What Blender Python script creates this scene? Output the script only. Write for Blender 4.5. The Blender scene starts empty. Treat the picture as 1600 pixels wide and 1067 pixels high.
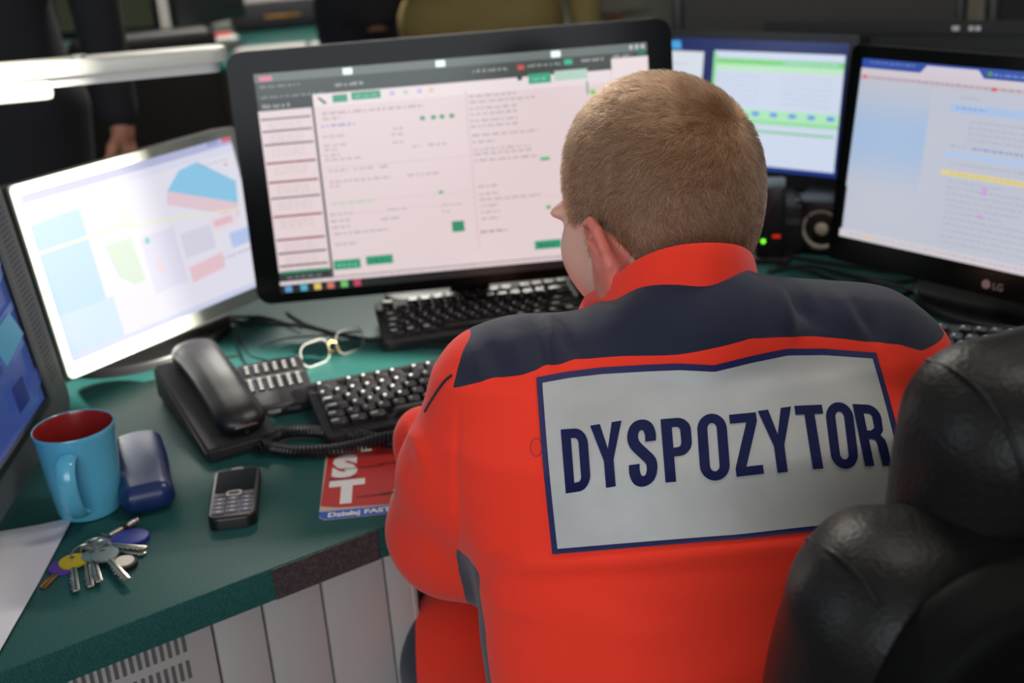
import bpy, bmesh, math, random
import numpy as np
from mathutils import Vector, Matrix
from mathutils.bvhtree import BVHTree
from mathutils.geometry import tessellate_polygon
random.seed(7); np.random.seed(7)
PI = math.pi; R = math.radians
SC = bpy.context.scene; COL = SC.collection

# ------------------------------------------------------------------ camera, world, sun, exposure
F_PX, PITCH, ROLL, CAM_H = 1900.0, R(21.184), R(-4.219), 1.341
DESK = 0.74
cF = np.array([0, math.cos(PITCH), -math.sin(PITCH)]); _r = np.array([1., 0, 0]); _u = np.cross(_r, cF)
cR = math.cos(ROLL)*_r + math.sin(ROLL)*_u; cU = -math.sin(ROLL)*_r + math.cos(ROLL)*_u
cam_d = bpy.data.cameras.new('camera'); cam = bpy.data.objects.new('camera', cam_d); COL.objects.link(cam)
cam_d.sensor_width = 36; cam_d.lens = F_PX/1600*36; cam_d.clip_start = 0.05
cam.matrix_world = Matrix(((cR[0], cU[0], -cF[0], 0), (cR[1], cU[1], -cF[1], 0), (cR[2], cU[2], -cF[2], CAM_H), (0, 0, 0, 1)))
cam_d.dof.use_dof = True; cam_d.dof.focus_distance = 0.95; cam_d.dof.aperture_fstop = 5.6
SC.camera = cam
SC.view_settings.view_transform = 'Standard'; SC.view_settings.look = 'None'
SC.view_settings.exposure = 0.0; SC.view_settings.gamma = 1.0; SC.view_settings.use_curve_mapping = False
SC.cycles.max_bounces = 6; SC.cycles.use_denoising = True; SC.cycles.sample_clamp_indirect = 4
wd = bpy.data.worlds.new('world'); SC.world = wd; wd.use_nodes = True
wd.node_tree.nodes['Background'].inputs[0].default_value = (0.62, 0.75, 1.0, 1); wd.node_tree.nodes['Background'].inputs[1].default_value = 0.6

def light(name, kind, loc, rot, energy, color=(1, 1, 1), size=(1, 1), spread=None):
    d = bpy.data.lights.new(name, kind); o = bpy.data.objects.new(name, d); COL.objects.link(o)
    o.location = loc; o.rotation_euler = rot; d.energy = energy; d.color = color
    if kind == 'AREA':
        d.shape = 'RECTANGLE'; d.size, d.size_y = size
        if spread: d.spread = spread
    return o
SUN_DIR = Vector((-1, 0.30, -0.45)).normalized()          # the way the sunlight travels
s = light('sun', 'SUN', (3, 1, 4), SUN_DIR.to_track_quat('-Z', 'Y').to_euler(), 31.0, (1.0, 0.94, 0.82)); s.data.angle = R(1.0)
light('window_daylight', 'AREA', (-0.2, -2.42, 1.75), (R(90), 0, 0), 52, (0.90, 0.95, 1.0), (2.6, 1.4))
light('left_window_daylight', 'AREA', (-2.52, 0.2, 1.9), (R(90), 0, R(-90)), 16, (0.88, 0.94, 1.0), (1.6, 1.2))
light('ceiling_lamp_light', 'AREA', (0.9, 1.3, 2.83), (0, 0, 0), 17, (1.0, 0.93, 0.84), (1.2, 0.3))
light('background_fill_light', 'AREA', (-0.4, 4.3, 2.83), (0, 0, 0), 120, (1.0, 0.95, 0.88), (1.2, 0.3))  # added fill light, brightens the people and furniture far behind

def proj(P):
    q = np.asarray(P, float) - [0, 0, CAM_H]; w = q @ cF
    return 800 + F_PX*(q @ cR)/w, 533.5 - F_PX*(q @ cU)/w
def ray(u, v): return cF + cR*(u-800)/F_PX - cU*(v-533.5)/F_PX
O = np.array([0, 0, CAM_H])
def at(u, v, d): return O + ray(u, v)*d                      # point at distance d in front of the lens
def atz(u, v, z): r = ray(u, v); return O + r*((z-CAM_H)/r[2])
def aty(u, v, y): r = ray(u, v); return O + r*(y/r[1])

# ------------------------------------------------------------------ materials
def lin(c): return tuple((x/255/12.92 if x/255 <= .04045 else ((x/255+.055)/1.055)**2.4) for x in c)
def mat(name, rgb, rough=.5, metal=0., spec=.5, noise=None, bump=None, coat=0., sheen=0., emit=None, estr=0., trans=0., sss=0., alpha=1.):
    m = bpy.data.materials.new(name); m.use_nodes = True; nt = m.node_tree; b = nt.nodes['Principled BSDF']
    c = lin(rgb)+(1,)
    b.inputs['Base Color'].default_value = c; b.inputs['Roughness'].default_value = rough; b.inputs['Metallic'].default_value = metal
    b.inputs['Specular IOR Level'].default_value = spec; b.inputs['Coat Weight'].default_value = coat; b.inputs['Coat Roughness'].default_value = .1
    b.inputs['Sheen Weight'].default_value = sheen; b.inputs['Transmission Weight'].default_value = trans; b.inputs['Alpha'].default_value = alpha
    if sss: b.inputs['Subsurface Weight'].default_value = sss; b.inputs['Subsurface Radius'].default_value = (.012, .004, .002); b.inputs['Subsurface Scale'].default_value = 1.
    if emit: b.inputs['Emission Color'].default_value = lin(emit)+(1,); b.inputs['Emission Strength'].default_value = estr
    tc = nt.nodes.new('ShaderNodeTexCoord')
    if noise:   # (scale, rgb2, low, high)
        sc, rgb2, lo, hi = noise
        n = nt.nodes.new('ShaderNodeTexNoise'); n.inputs['Scale'].default_value = sc; n.inputs['Detail'].default_value = 3
        rp = nt.nodes.new('ShaderNodeValToRGB'); rp.color_ramp.elements[0].position = lo; rp.color_ramp.elements[1].position = hi
        rp.color_ramp.elements[0].color = c; rp.color_ramp.elements[1].color = lin(rgb2)+(1,)
        nt.links.new(tc.outputs['Object'], n.inputs['Vector']); nt.links.new(n.outputs['Fac'], rp.inputs['Fac']); nt.links.new(rp.outputs['Color'], b.inputs['Base Color'])
    if bump:    # (kind, scale, strength)
        k, sc, st = bump
        if k == 'weave':
            w1 = nt.nodes.new('ShaderNodeTexWave'); w1.inputs['Scale'].default_value = sc; w1.bands_direction = 'DIAGONAL'
            w2 = nt.nodes.new('ShaderNodeTexNoise'); w2.inputs['Scale'].default_value = sc*.5; w2.inputs['Detail'].default_value = 2
            mx = nt.nodes.new('ShaderNodeMath'); mx.operation = 'ADD'
            nt.links.new(tc.outputs['Object'], w1.inputs['Vector']); nt.links.new(tc.outputs['Object'], w2.inputs['Vector'])
            nt.links.new(w1.outputs['Fac'], mx.inputs[0]); nt.links.new(w2.outputs['Fac'], mx.inputs[1]); h = mx.outputs[0]
        elif k == 'voronoi':
            n = nt.nodes.new('ShaderNodeTexVoronoi'); n.inputs['Scale'].default_value = sc; nt.links.new(tc.outputs['Object'], n.inputs['Vector']); h = n.outputs['Distance']
        else:
            n = nt.nodes.new('ShaderNodeTexNoise'); n.inputs['Scale'].default_value = sc; n.inputs['Detail'].default_value = 4; nt.links.new(tc.outputs['Object'], n.inputs['Vector']); h = n.outputs['Fac']
        bp = nt.nodes.new('ShaderNodeBump'); bp.inputs['Strength'].default_value = st; bp.inputs['Distance'].default_value = .001
        nt.links.new(h, bp.inputs['Height']); nt.links.new(bp.outputs['Normal'], b.inputs['Normal'])
    return m
def glow(name, rgb, s=1.0, base=(12, 12, 14), rough=.25): return mat(name, base, rough, emit=rgb, estr=s)
M = dict(
    worktop=mat('teal speckled laminate', (24, 66, 64), .42, noise=(950, (46, 98, 93), .40, .66), spec=.22, bump=('noise', 900, .15)),
    edge_dark=mat('bare dark edge band', (52, 44, 46), .6, noise=(300, (80, 70, 70), .4, .7)),
    panel=mat('pale grey laminate panel', (176, 172, 168), .5),
    slot=mat('dark slot', (96, 94, 92), .8),
    black=mat('black plastic', (22, 22, 24), .38), black_matt=mat('matt black plastic', (26, 26, 27), .65, bump=('noise', 700, .2)),
    gloss=mat('glossy black bezel', (9, 11, 11), .16, spec=.12),
    charcoal=mat('charcoal plastic', (74, 80, 80), .45), charcoal_dark=mat('dark charcoal plastic', (34, 38, 38), .45),
    silver=mat('silver grey plastic', (158, 160, 152), .4, metal=.15), alu=mat('brushed aluminium', (190, 192, 190), .3, metal=.9),
    dark=mat('very dark rubber', (14, 14, 16), .7),
    keytop=mat('black keycap', (24, 24, 26), .3), keymark=mat('pale key lettering', (190, 192, 190), .5),
    mug=mat('sky blue glazed ceramic', (96, 186, 218), .22, coat=.5), mugin=mat('brick red glaze', (150, 42, 40), .2, coat=.4),
    leather=mat('black leather', (20, 19, 18), .44, spec=.22, bump=('voronoi', 330, .3)), leather_back=mat('black chair back shell', (9, 9, 9), .65, spec=.08, bump=('noise', 500, .2)),
    navy_case=mat('navy leatherette', (22, 44, 92), .32, bump=('voronoi', 500, .15)),
    steel=mat('steel', (176, 172, 160), .3, metal=.85), brass=mat('brass', (196, 140, 70), .35, metal=.85),
    purple=mat('purple plastic cap', (86, 52, 150), .5), yellow=mat('yellow plastic cap', (190, 170, 20), .5), blue=mat('blue plastic fob', (38, 52, 140), .4),
    paper=mat('white paper', (216, 214, 220), .7), ivory=mat('ivory disc', (222, 212, 192), .5),
    red=mat('leaflet red', (190, 48, 42), .5), white=mat('white', (232, 230, 226), .5), beige=mat('leaflet beige', (196, 178, 160), .55), lblue=mat('leaflet blue', (40, 92, 190), .5), ink=mat('black print', (24, 24, 26), .6),
    orange=mat('fluorescent orange twill', (250, 58, 36), .75, spec=.2, sheen=.15, bump=('weave', 900, .12)),
    navy=mat('navy twill', (30, 34, 54), .7, spec=.25, sheen=.25, bump=('weave', 900, .3)),
    navy_trim=mat('navy ribbon', (28, 32, 88), .6, bump=('weave', 700, .4)),
    letter=mat('navy ribbed print', (5, 17, 74), .62, spec=.25, bump=('weave', 600, .5)),
    reflective=mat('grey reflective fabric', (174, 173, 170), .55, metal=.08, noise=(14, (190, 189, 186), .35, .7), bump=('noise', 900, .15)),
    glass=mat('clear lens', (240, 245, 248), .02, trans=1., spec=.6), clearframe=mat('clear silvery rim', (176, 176, 170), .3, metal=.7),
    navytrouser=mat('navy jeans', (24, 27, 42), .85), olive=mat('olive trousers', (134, 118, 70), .85, bump=('noise', 60, .3)), khaki=mat('dark olive cloth', (60, 50, 26), .85),
    blackcloth=mat('black cloth', (25, 25, 31), .9, bump=('noise', 40, .3)), greycloth=mat('grey cloth', (128, 130, 122), .9), shoe=mat('black shoe', (16, 16, 17), .5), greydark=mat('dark grey cloth', (40, 40, 40), .9),
    fabricwall=mat('charcoal partition fabric', (54, 52, 50), .95, noise=(300, (72, 70, 66), .35, .65)), wall=mat('grey wall paint', (120, 118, 108), .8), ceil=mat('ceiling paint', (205, 203, 198), .9),
    floor=mat('grey vinyl floor', (74, 74, 72), .5, noise=(8, (86, 86, 84), .4, .6)), blackwall=mat('black partition', (16, 16, 17), .8), frame=mat('white window frame', (220, 220, 215), .5),
)
def skin_mat():
    m = mat('skin', (222, 168, 146), .5, sss=.12, bump=('noise', 260, .2)); nt = m.node_tree; b = nt.nodes['Principled BSDF']
    a = nt.nodes.new('ShaderNodeAttribute'); a.attribute_name = 'scalp'; a2 = nt.nodes.new('ShaderNodeAttribute'); a2.attribute_name = 'flush'
    m1 = nt.nodes.new('ShaderNodeMix'); m1.data_type = 'RGBA'; m1.inputs[6].default_value = lin((222, 168, 148))+(1,); m1.inputs[7].default_value = lin((214, 116, 100))+(1,)
    m2 = nt.nodes.new('ShaderNodeMix'); m2.data_type = 'RGBA'; m2.inputs[7].default_value = lin((96, 70, 50))+(1,)
    nt.links.new(a2.outputs['Fac'], m1.inputs[0]); nt.links.new(m1.outputs[2], m2.inputs[6]); nt.links.new(a.outputs['Fac'], m2.inputs[0]); nt.links.new(m2.outputs[2], b.inputs['Base Color'])
    return m
M['skin'] = skin_mat()
M['skin2'] = mat('skin plain', (178, 122, 98), .55)

# ------------------------------------------------------------------ object helpers
def link(name, me, parent=None, label=None):
    o = bpy.data.objects.new(name, me); COL.objects.link(o)
    if parent is not None: o.parent = parent
    if label: o['label'] = label
    return o
def tag(o, label, cat, group=None):
    o['label'] = label; o['category'] = cat
    if group: o['group'] = group
    return o
def thing(name, label, cat, loc=(0, 0, 0), rz=0., group=None):
    o = bpy.data.objects.new(name, None); COL.objects.link(o); o.location = loc; o.rotation_euler = (0, 0, rz); o.empty_display_size = .02
    return tag(o, label, cat, group)
def struct(o): o['kind'] = 'structure'; return o

class MB:
    """collects shapes with materials and links them as one mesh object"""
    def __init__(s): s.v = []; s.f = []; s.m = []; s.mats = []
    def mi(s, m):
        m = M[m] if isinstance(m, str) else m
        if m not in s.mats: s.mats.append(m)
        return s.mats.index(m)
    def add(s, vs, fs, m, T=None):
        n = len(s.v); k = s.mi(m)
        for v in vs:
            v = Vector(v); s.v.append(tuple(T @ v) if T is not None else tuple(v))
        for f in fs: s.f.append([i+n for i in f]); s.m.append(k)
        return s
    def bm(s, b, m, T=None):
        b.verts.ensure_lookup_table(); b.verts.index_update()
        s.add([v.co for v in b.verts], [[v.index for v in f.verts] for f in b.faces], m, T); b.free(); return s
    def box(s, c, size, m, bev=0., seg=2, T=None):
        b = bmesh.new(); bmesh.ops.create_cube(b, size=1)
        for v in b.verts: v.co = Vector((v.co.x*size[0]+c[0], v.co.y*size[1]+c[1], v.co.z*size[2]+c[2]))
        if bev: bmesh.ops.bevel(b, geom=list(b.edges), offset=bev, segments=seg, profile=.5, affect='EDGES')
        return s.bm(b, m, T)
    def quad(s, a, b, c, d, m, T=None): return s.add([a, b, c, d], [(0, 1, 2, 3)], m, T)
    def cyl(s, p, q, r, m, r2=None, n=20, T=None, cap=True):
        p = Vector(p); q = Vector(q); r2 = r if r2 is None else r2; z = (q-p).normalized(); x = z.orthogonal().normalized(); y = z.cross(x)
        vs = []; fs = []
        for c, rr in ((p, r), (q, r2)):
            for i in range(n): a = 2*PI*i/n; vs.append(c+x*math.cos(a)*rr+y*math.sin(a)*rr)
        for i in range(n): fs.append((i, (i+1) % n, n+(i+1) % n, n+i))
        if cap: fs += [tuple(range(n))[::-1], tuple(range(n, 2*n))]
        return s.add(vs, fs, m, T)
    def tube(s, pts, r, m, n=8, T=None, closed=False):
        pts = [Vector(p) for p in pts]; N = len(pts); vs = []; fs = []; x = None
        for i, p in enumerate(pts):
            a = pts[(i-1) % N] if (closed or i > 0) else p; b = pts[(i+1) % N] if (closed or i < N-1) else p
            t = (b-a).normalized()
            x = t.orthogonal().normalized() if x is None else (x-t*x.dot(t)).normalized()
            y = t.cross(x); rr = r(i/(N-1)) if callable(r) else r
            for k in range(n): an = 2*PI*k/n; vs.append(p+x*math.cos(an)*rr+y*math.sin(an)*rr)
        for i in range(N if closed else N-1):
            j = (i+1) % N
            for k in range(n): fs.append((i*n+k, i*n+(k+1) % n, j*n+(k+1) % n, j*n+k))
        if not closed: fs += [tuple(range(n))[::-1], tuple(range((N-1)*n, N*n))]
        return s.add(vs, fs, m, T)
    def lathe(s, prof, m, n=48, T=None, c=(0, 0, 0)):
        vs = []; fs = []
        for r, z in prof:
            for i in range(n): a = 2*PI*i/n; vs.append((c[0]+r*math.cos(a), c[1]+r*math.sin(a), c[2]+z))
        for j in range(len(prof)-1):
            for i in range(n): fs.append((j*n+i, j*n+(i+1) % n, (j+1)*n+(i+1) % n, (j+1)*n+i))
        return s.add(vs, fs, m, T)
    def prism(s, poly, z0, z1, m, T=None, bev=0., mtop=None, mside=None):
        b = bmesh.new(); vs = [b.verts.new((p[0], p[1], z0)) for p in poly]; f = b.faces.new(vs)
        b.normal_update()
        if f.normal.z > 0: f.normal_flip()
        r = bmesh.ops.extrude_face_region(b, geom=[f]); 
        for g in r['geom']:
            if isinstance(g, bmesh.types.BMVert): g.co.z = z1
        if bev:
            ed = [e for e in b.edges if abs(e.verts[0].co.z-z1) < 1e-7 and abs(e.verts[1].co.z-z1) < 1e-7]
            bmesh.ops.bevel(b, geom=ed, offset=bev, segments=3, profile=.5, affect='EDGES')
        bmesh.ops.recalc_face_normals(b, faces=list(b.faces))
        return s.bm(b, m, T)
    def build(s, name, parent=None, label=None, smooth=35):
        me = bpy.data.meshes.new(name); me.from_pydata(s.v, [], s.f); 
        for m in s.mats: me.materials.append(m)
        me.polygons.foreach_set('material_index', s.m)
        if smooth:
            me.polygons.foreach_set('use_smooth', [True]*len(s.f)); me.update(); me.set_sharp_from_angle(angle=R(smooth))
        me.update(); return link(name, me, parent, label)
def rrect(w, h, r, n=6, cx=0, cy=0):
    p = []
    for sx, sy, a0 in ((1, 1, 0), (-1, 1, 90), (-1, -1, 180), (1, -1, 270)):
        for i in range(n+1):
            a = R(a0+90*i/n); p.append((cx+sx*(w/2-r)+r*math.cos(a), cy+sy*(h/2-r)+r*math.sin(a)))
    return p
def ring_prism(mb, outer, inner, z0, z1, m, T=None):
    n = len(outer); vs = [(x, y, z1) for x, y in outer]+[(x, y, z1) for x, y in inner]+[(x, y, z0) for x, y in outer]+[(x, y, z0) for x, y in inner]; fs = []
    for i in range(n):
        j = (i+1) % n; fs += [(i, j, n+j, n+i), (2*n+j, 2*n+i, 3*n+i, 3*n+j), (i, 2*n+i, 2*n+j, j), (n+j, 3*n+j, 3*n+i, n+i)]
    mb.add(vs, fs, m, T)
def spline(pts, n=8):
    P = [Vector(p) for p in pts]; P = [P[0]*2-P[1]]+P+[P[-1]*2-P[-2]]; out = []
    for i in range(1, len(P)-2):
        for k in range(n):
            t = k/n; a, b, c, d = P[i-1:i+3]
            out.append(.5*((2*b)+(c-a)*t+(2*a-5*b+4*c-d)*t*t+(3*b-a-3*c+d)*t*t*t))
    out.append(P[-2]); return out
def text_mesh(body, size, m, T, mb, ext=0., align='LEFT', spacing=1., offset=0.):
    c = bpy.data.curves.new('t', 'FONT'); c.body = body; c.size = size; c.extrude = ext; c.align_x = align; c.space_character = spacing; c.offset = offset; c.resolution_u = 3
    o = bpy.data.objects.new('t', c); COL.objects.link(o); dg = bpy.context.evaluated_depsgraph_get(); me = o.evaluated_get(dg).to_mesh()
    mb.add([v.co.copy() for v in me.vertices], [list(p.vertices) for p in me.polygons], m, T)
    o.to_mesh_clear(); bpy.data.objects.remove(o); bpy.data.curves.remove(c)
# ------------------------------------------------------------------ signed-distance modelling
class Field:
    def __init__(s, lo, hi, h):
        s.lo = np.array(lo, float); s.h = h; s.n = (np.ceil((np.array(hi)-s.lo)/h)).astype(int)+1
        s.ax = [(s.lo[i]+h*np.arange(s.n[i])).astype(np.float32) for i in range(3)]
        s.D = np.full(tuple(s.n), .2, np.float32)
    def _sl(s, lo, hi):
        a = np.clip(np.floor((np.array(lo)-s.lo)/s.h).astype(int), 0, s.n); b = np.clip(np.ceil((np.array(hi)-s.lo)/s.h).astype(int)+1, 0, s.n)
        sl = tuple(slice(int(a[i]), int(b[i])) for i in range(3))
        return sl, s.ax[0][sl[0]][:, None, None], s.ax[1][sl[1]][None, :, None], s.ax[2][sl[2]][None, None, :]
    def op(s, fn, lo, hi, k=.01, sub=False):
        p = k+3*s.h; sl, X, Y, Z = s._sl(np.array(lo)-p, np.array(hi)+p); A = s.D[sl]
        if A.size == 0: return
        B = fn(X, Y, Z).astype(np.float32)
        if sub: A = -A
        if k > 0: hh = np.maximum(k-np.abs(A-B), 0)/k; C = np.minimum(A, B)-hh*hh*k*.25
        else: C = np.minimum(A, B)
        s.D[sl] = -C if sub else C
    def cone(s, a, b, ra, rb=None, k=.01, sub=False):
        a = np.array(a, float); b = np.array(b, float); rb = ra if rb is None else rb; r = max(ra, rb)
        s.op(f_cone(a, b, ra, rb), np.minimum(a, b)-r, np.maximum(a, b)+r, k, sub)
    def chain(s, pts, rs, k=.01):
        for i in range(len(pts)-1): s.cone(pts[i], pts[i+1], rs[i], rs[i+1], k)
    def ell(s, c, r, k=.01, rot=None, sub=False):
        m = max(r); s.op(f_ell(c, r, rot), np.array(c)-m, np.array(c)+m, k, sub)
    def mesh(s):
        D = s.D; ins = D < 0; n = D.shape; h = s.h
        m = [ins[a:n[0]-1+a, b:n[1]-1+b, c:n[2]-1+c] for a in (0, 1) for b in (0, 1) for c in (0, 1)]
        cnt = np.zeros(m[0].shape, np.int8)
        for q in m: cnt += q
        cells = np.argwhere((cnt > 0) & (cnt < 8)); idx = np.full(cnt.shape, -1, np.int32); idx[tuple(cells.T)] = np.arange(len(cells))
        P = np.zeros((len(cells), 3)); W = np.zeros(len(cells))
        for a in range(8):
            ca = np.array([(a >> 2) & 1, (a >> 1) & 1, a & 1])
            for bit in range(3):
                cb = ca.copy()
                if ca[bit]: continue
                cb[bit] = 1
                da = D[tuple((cells+ca).T)]; db = D[tuple((cells+cb).T)]; ok = (da < 0) != (db < 0)
                t = np.where(ok, da/np.where(ok, da-db, 1), 0)
                p = ca[None, :]+np.outer(t, cb-ca); P[ok] += p[ok]; W[ok] += 1
        V = s.lo+(cells+P/W[:, None])*h
        Q = []
        for ax in range(3):
            sl0 = [slice(None)]*3; sl1 = [slice(None)]*3; sl0[ax] = slice(0, n[ax]-1); sl1[ax] = slice(1, n[ax])
            A = ins[tuple(sl0)]; B = ins[tuple(sl1)]; e = np.argwhere(A != B)
            o1, o2 = [(1, 2), (2, 0), (0, 1)][ax]
            e = e[(e[:, o1] > 0) & (e[:, o2] > 0) & (e[:, o1] < n[o1]-1) & (e[:, o2] < n[o2]-1)]
            d1 = np.zeros(3, int); d1[o1] = 1; d2 = np.zeros(3, int); d2[o2] = 1
            q = np.stack([idx[tuple((e-d1-d2).T)], idx[tuple((e-d2).T)], idx[tuple(e.T)], idx[tuple((e-d1).T)]], 1)
            fl = ~A[tuple(e.T)]; q[fl] = q[fl][:, ::-1]; Q.append(q)
        return V, np.concatenate(Q)
def f_cone(a, b, ra, rb):
    ba = b-a; L2 = max(float(ba@ba), 1e-12)
    def f(X, Y, Z):
        h = np.clip(((X-a[0])*ba[0]+(Y-a[1])*ba[1]+(Z-a[2])*ba[2])/L2, 0, 1)
        return np.sqrt((X-a[0]-h*ba[0])**2+(Y-a[1]-h*ba[1])**2+(Z-a[2]-h*ba[2])**2)-(ra+(rb-ra)*h)
    return f
def f_ell(c, r, rot=None):
    Rm = np.eye(3) if rot is None else np.array(rot)[:3, :3]
    def f(X, Y, Z):
        x, y, z = X-c[0], Y-c[1], Z-c[2]
        a = (x*Rm[0, 0]+y*Rm[1, 0]+z*Rm[2, 0]); b = (x*Rm[0, 1]+y*Rm[1, 1]+z*Rm[2, 1]); d = (x*Rm[0, 2]+y*Rm[1, 2]+z*Rm[2, 2])
        k0 = np.sqrt((a/r[0])**2+(b/r[1])**2+(d/r[2])**2); k1 = np.sqrt((a/r[0]**2)**2+(b/r[1]**2)**2+(d/r[2]**2)**2)+1e-9
        return k0*(k0-1)/k1
    return f
def f_box(c, hs, r, rot):
    Rm = np.array(rot)[:3, :3]
    def f(X, Y, Z):
        x, y, z = X-c[0], Y-c[1], Z-c[2]
        q = [np.abs(x*Rm[0, i]+y*Rm[1, i]+z*Rm[2, i])-(hs[i]-r) for i in range(3)]
        return np.sqrt(sum(np.maximum(t, 0)**2 for t in q))+np.minimum(np.maximum(np.maximum(q[0], q[1]), q[2]), 0)-r
    return f
def v_normals(V, T):
    n = np.cross(V[T[:, 1]]-V[T[:, 0]], V[T[:, 2]]-V[T[:, 0]]); N = np.zeros_like(V)
    for i in range(3): np.add.at(N, T[:, i], n)
    return N/(np.linalg.norm(N, axis=1)[:, None]+1e-12)
def tris(Q): return np.concatenate([Q[:, [0, 1, 2]], Q[:, [0, 2, 3]]])
def smooth_v(V, T, it=2, lam=.5):
    E = np.unique(np.sort(np.concatenate([T[:, [0, 1]], T[:, [1, 2]], T[:, [2, 0]]]), axis=1), axis=0)
    for _ in range(it):
        for l in (lam, -lam*1.02):
            S = np.zeros_like(V); c = np.zeros(len(V))
            np.add.at(S, E[:, 0], V[E[:, 1]]); np.add.at(S, E[:, 1], V[E[:, 0]]); np.add.at(c, E[:, 0], 1); np.add.at(c, E[:, 1], 1)
            V = V+l*(S/np.maximum(c, 1)[:, None]-V)
    return V
def cut(A, T, f):
    """A: vertex rows, f: column of A whose zero line cuts the triangles; returns A and the two triangle lists"""
    s = A[:, f]; pos = s[T] > 0; k = pos.sum(1); P = list(T[k == 3]); Nn = list(T[k == 0]); mix = T[(k > 0) & (k < 3)]
    rows = list(A); ed = {}
    def mid(a, b):
        key = (a, b) if a < b else (b, a)
        if key not in ed:
            t = rows[key[0]][f]/(rows[key[0]][f]-rows[key[1]][f]); ed[key] = len(rows); rows.append(rows[key[0]]*(1-t)+rows[key[1]]*t)
        return ed[key]
    for tr in mix.tolist():
        p = [s[i] > 0 for i in tr]; lone = p.index(sum(p) == 1)
        a, b, c = tr[lone], tr[(lone+1) % 3], tr[(lone+2) % 3]; ab, ac = mid(a, b), mid(a, c)
        one, two = (P, Nn) if p[lone] else (Nn, P)
        one.append([a, ab, ac]); two.append([ab, b, c]); two.append([ab, c, ac])
    return np.array(rows), np.array(P).reshape(-1, 3), np.array(Nn).reshape(-1, 3)
def mesh_from(name, V, F, m, parent=None, normals=None, label=None, attrs=None):
    F = np.asarray(F); used = np.unique(F); mp = np.full(len(V), -1); mp[used] = np.arange(len(used))
    me = bpy.data.meshes.new(name); me.from_pydata(V[used].tolist(), [], mp[F].tolist()); me.materials.append(M[m] if isinstance(m, str) else m)
    me.polygons.foreach_set('use_smooth', [True]*len(F))
    for k, a in (attrs or {}).items():
        at_ = me.attributes.new(k, 'FLOAT', 'POINT'); at_.data.foreach_set('value', a[used].astype(np.float32))
    if normals is not None: me.normals_split_custom_set_from_vertices(normals[used].tolist())
    me.update(); return link(name, me, parent, label)
def solid(name, fld, m, parent=None, it=1, label=None):
    V, Q = fld.mesh(); V = smooth_v(V, tris(Q), it); return mesh_from(name, V, Q, m, parent, label=label)

def hand(F, wrist, d, side_ax, curl=.5, s=1.0, thumb_side=1):
    """palm, five unequal bent fingers and a thumb; d: way the fingers point, side_ax: from little finger to thumb, palm faces down"""
    w = np.array(wrist, float); d = np.array(d, float)/np.linalg.norm(d); sx = np.array(side_ax, float); sx -= d*(sx@d); sx /= np.linalg.norm(sx)
    up = np.cross(sx, d)*1.0
    if up[2] < 0: up = -up
    kn = []
    for i, (o, L) in enumerate(((.030, .088), (.010, .092), (-.010, .088), (-.028, .080))):
        k = w+d*L*s+sx*o*s+up*.004; kn.append(k); F.cone(w+sx*o*.55*s+d*.012, k, .0125*s, .0105*s, .012)
    F.cone(w-d*.02, w+d*.02, .026*s, .024*s, .012)
    for i, (k, L) in enumerate(zip(kn, (.072, .080, .074, .058))):
        p = k; ang = .25; r = .0092*s if i < 3 else .0082*s
        for q, fr in enumerate((.46, .30, .24)):
            dd = d*math.cos(ang)-up*math.sin(ang)+sx*(1.5-i)*.05; e = p+dd*L*fr*s; F.cone(p, e, r, r*.92, .003); p = e; r *= .92; ang += curl*(.9 if q == 0 else .5)
    t0 = w+d*.028*s+sx*.022*s-up*.004; t1 = t0+(d*.6+sx*.75-up*.25)*.036*s; t2 = t1+(d*.85+sx*.35-up*.3)*.030*s; t3 = t2+(d*.95+sx*.05-up*.25)*.024*s
    F.chain([t0, t1, t2, t3], [.015*s, .0115*s, .0105*s, .009*s], .008)

# ------------------------------------------------------------------ the dispatcher
CX = .137
def torso_fn(zs, cy, rx, ry, p=2.6, cx=CX):
    def f(X, Y, Z):
        z = np.clip(Z, zs[0], zs[-1]); a = np.interp(z, zs, rx); b = np.interp(z, zs, ry); c = np.interp(z, zs, cy)
        q = ((np.abs(X-cx)/a)**p+(np.abs(Y-c)/b)**p)**(1/p)
        return np.maximum((q-1)*np.minimum(a, b)*.85, np.maximum(Z-zs[-1], zs[0]-Z))
    return f
TZ = [.44, .55, .66, .76, .84, .905, .950, .975, .992]
TCY = [.865, .870, .880, .895, .918, .940, .955, .962, .970]
TRX = [.192, .186, .182, .182, .193, .200, .176, .10, .05]
TRY = [.135, .125, .122, .122, .124, .116, .088, .065, .045]
SH = {-1: (CX-.140, .955, .923), 1: (CX+.148, .955, .930)}
EL = {-1: at(706, 830, 1.115), 1: (.352, 1.01, .79)}
WR = {-1: (-.030, 1.245, .800), 1: (.300, 1.255, .800)}
person = thing('person', 'person in orange and navy jacket with grey back patch, seated at the desk', 'person', (CX, .87, .47))
Pp = Matrix.Translation(Vector((CX, .87, .47))); 
def sub_parent(o): o.matrix_parent_inverse = Pp.inverted(); return o

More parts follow.
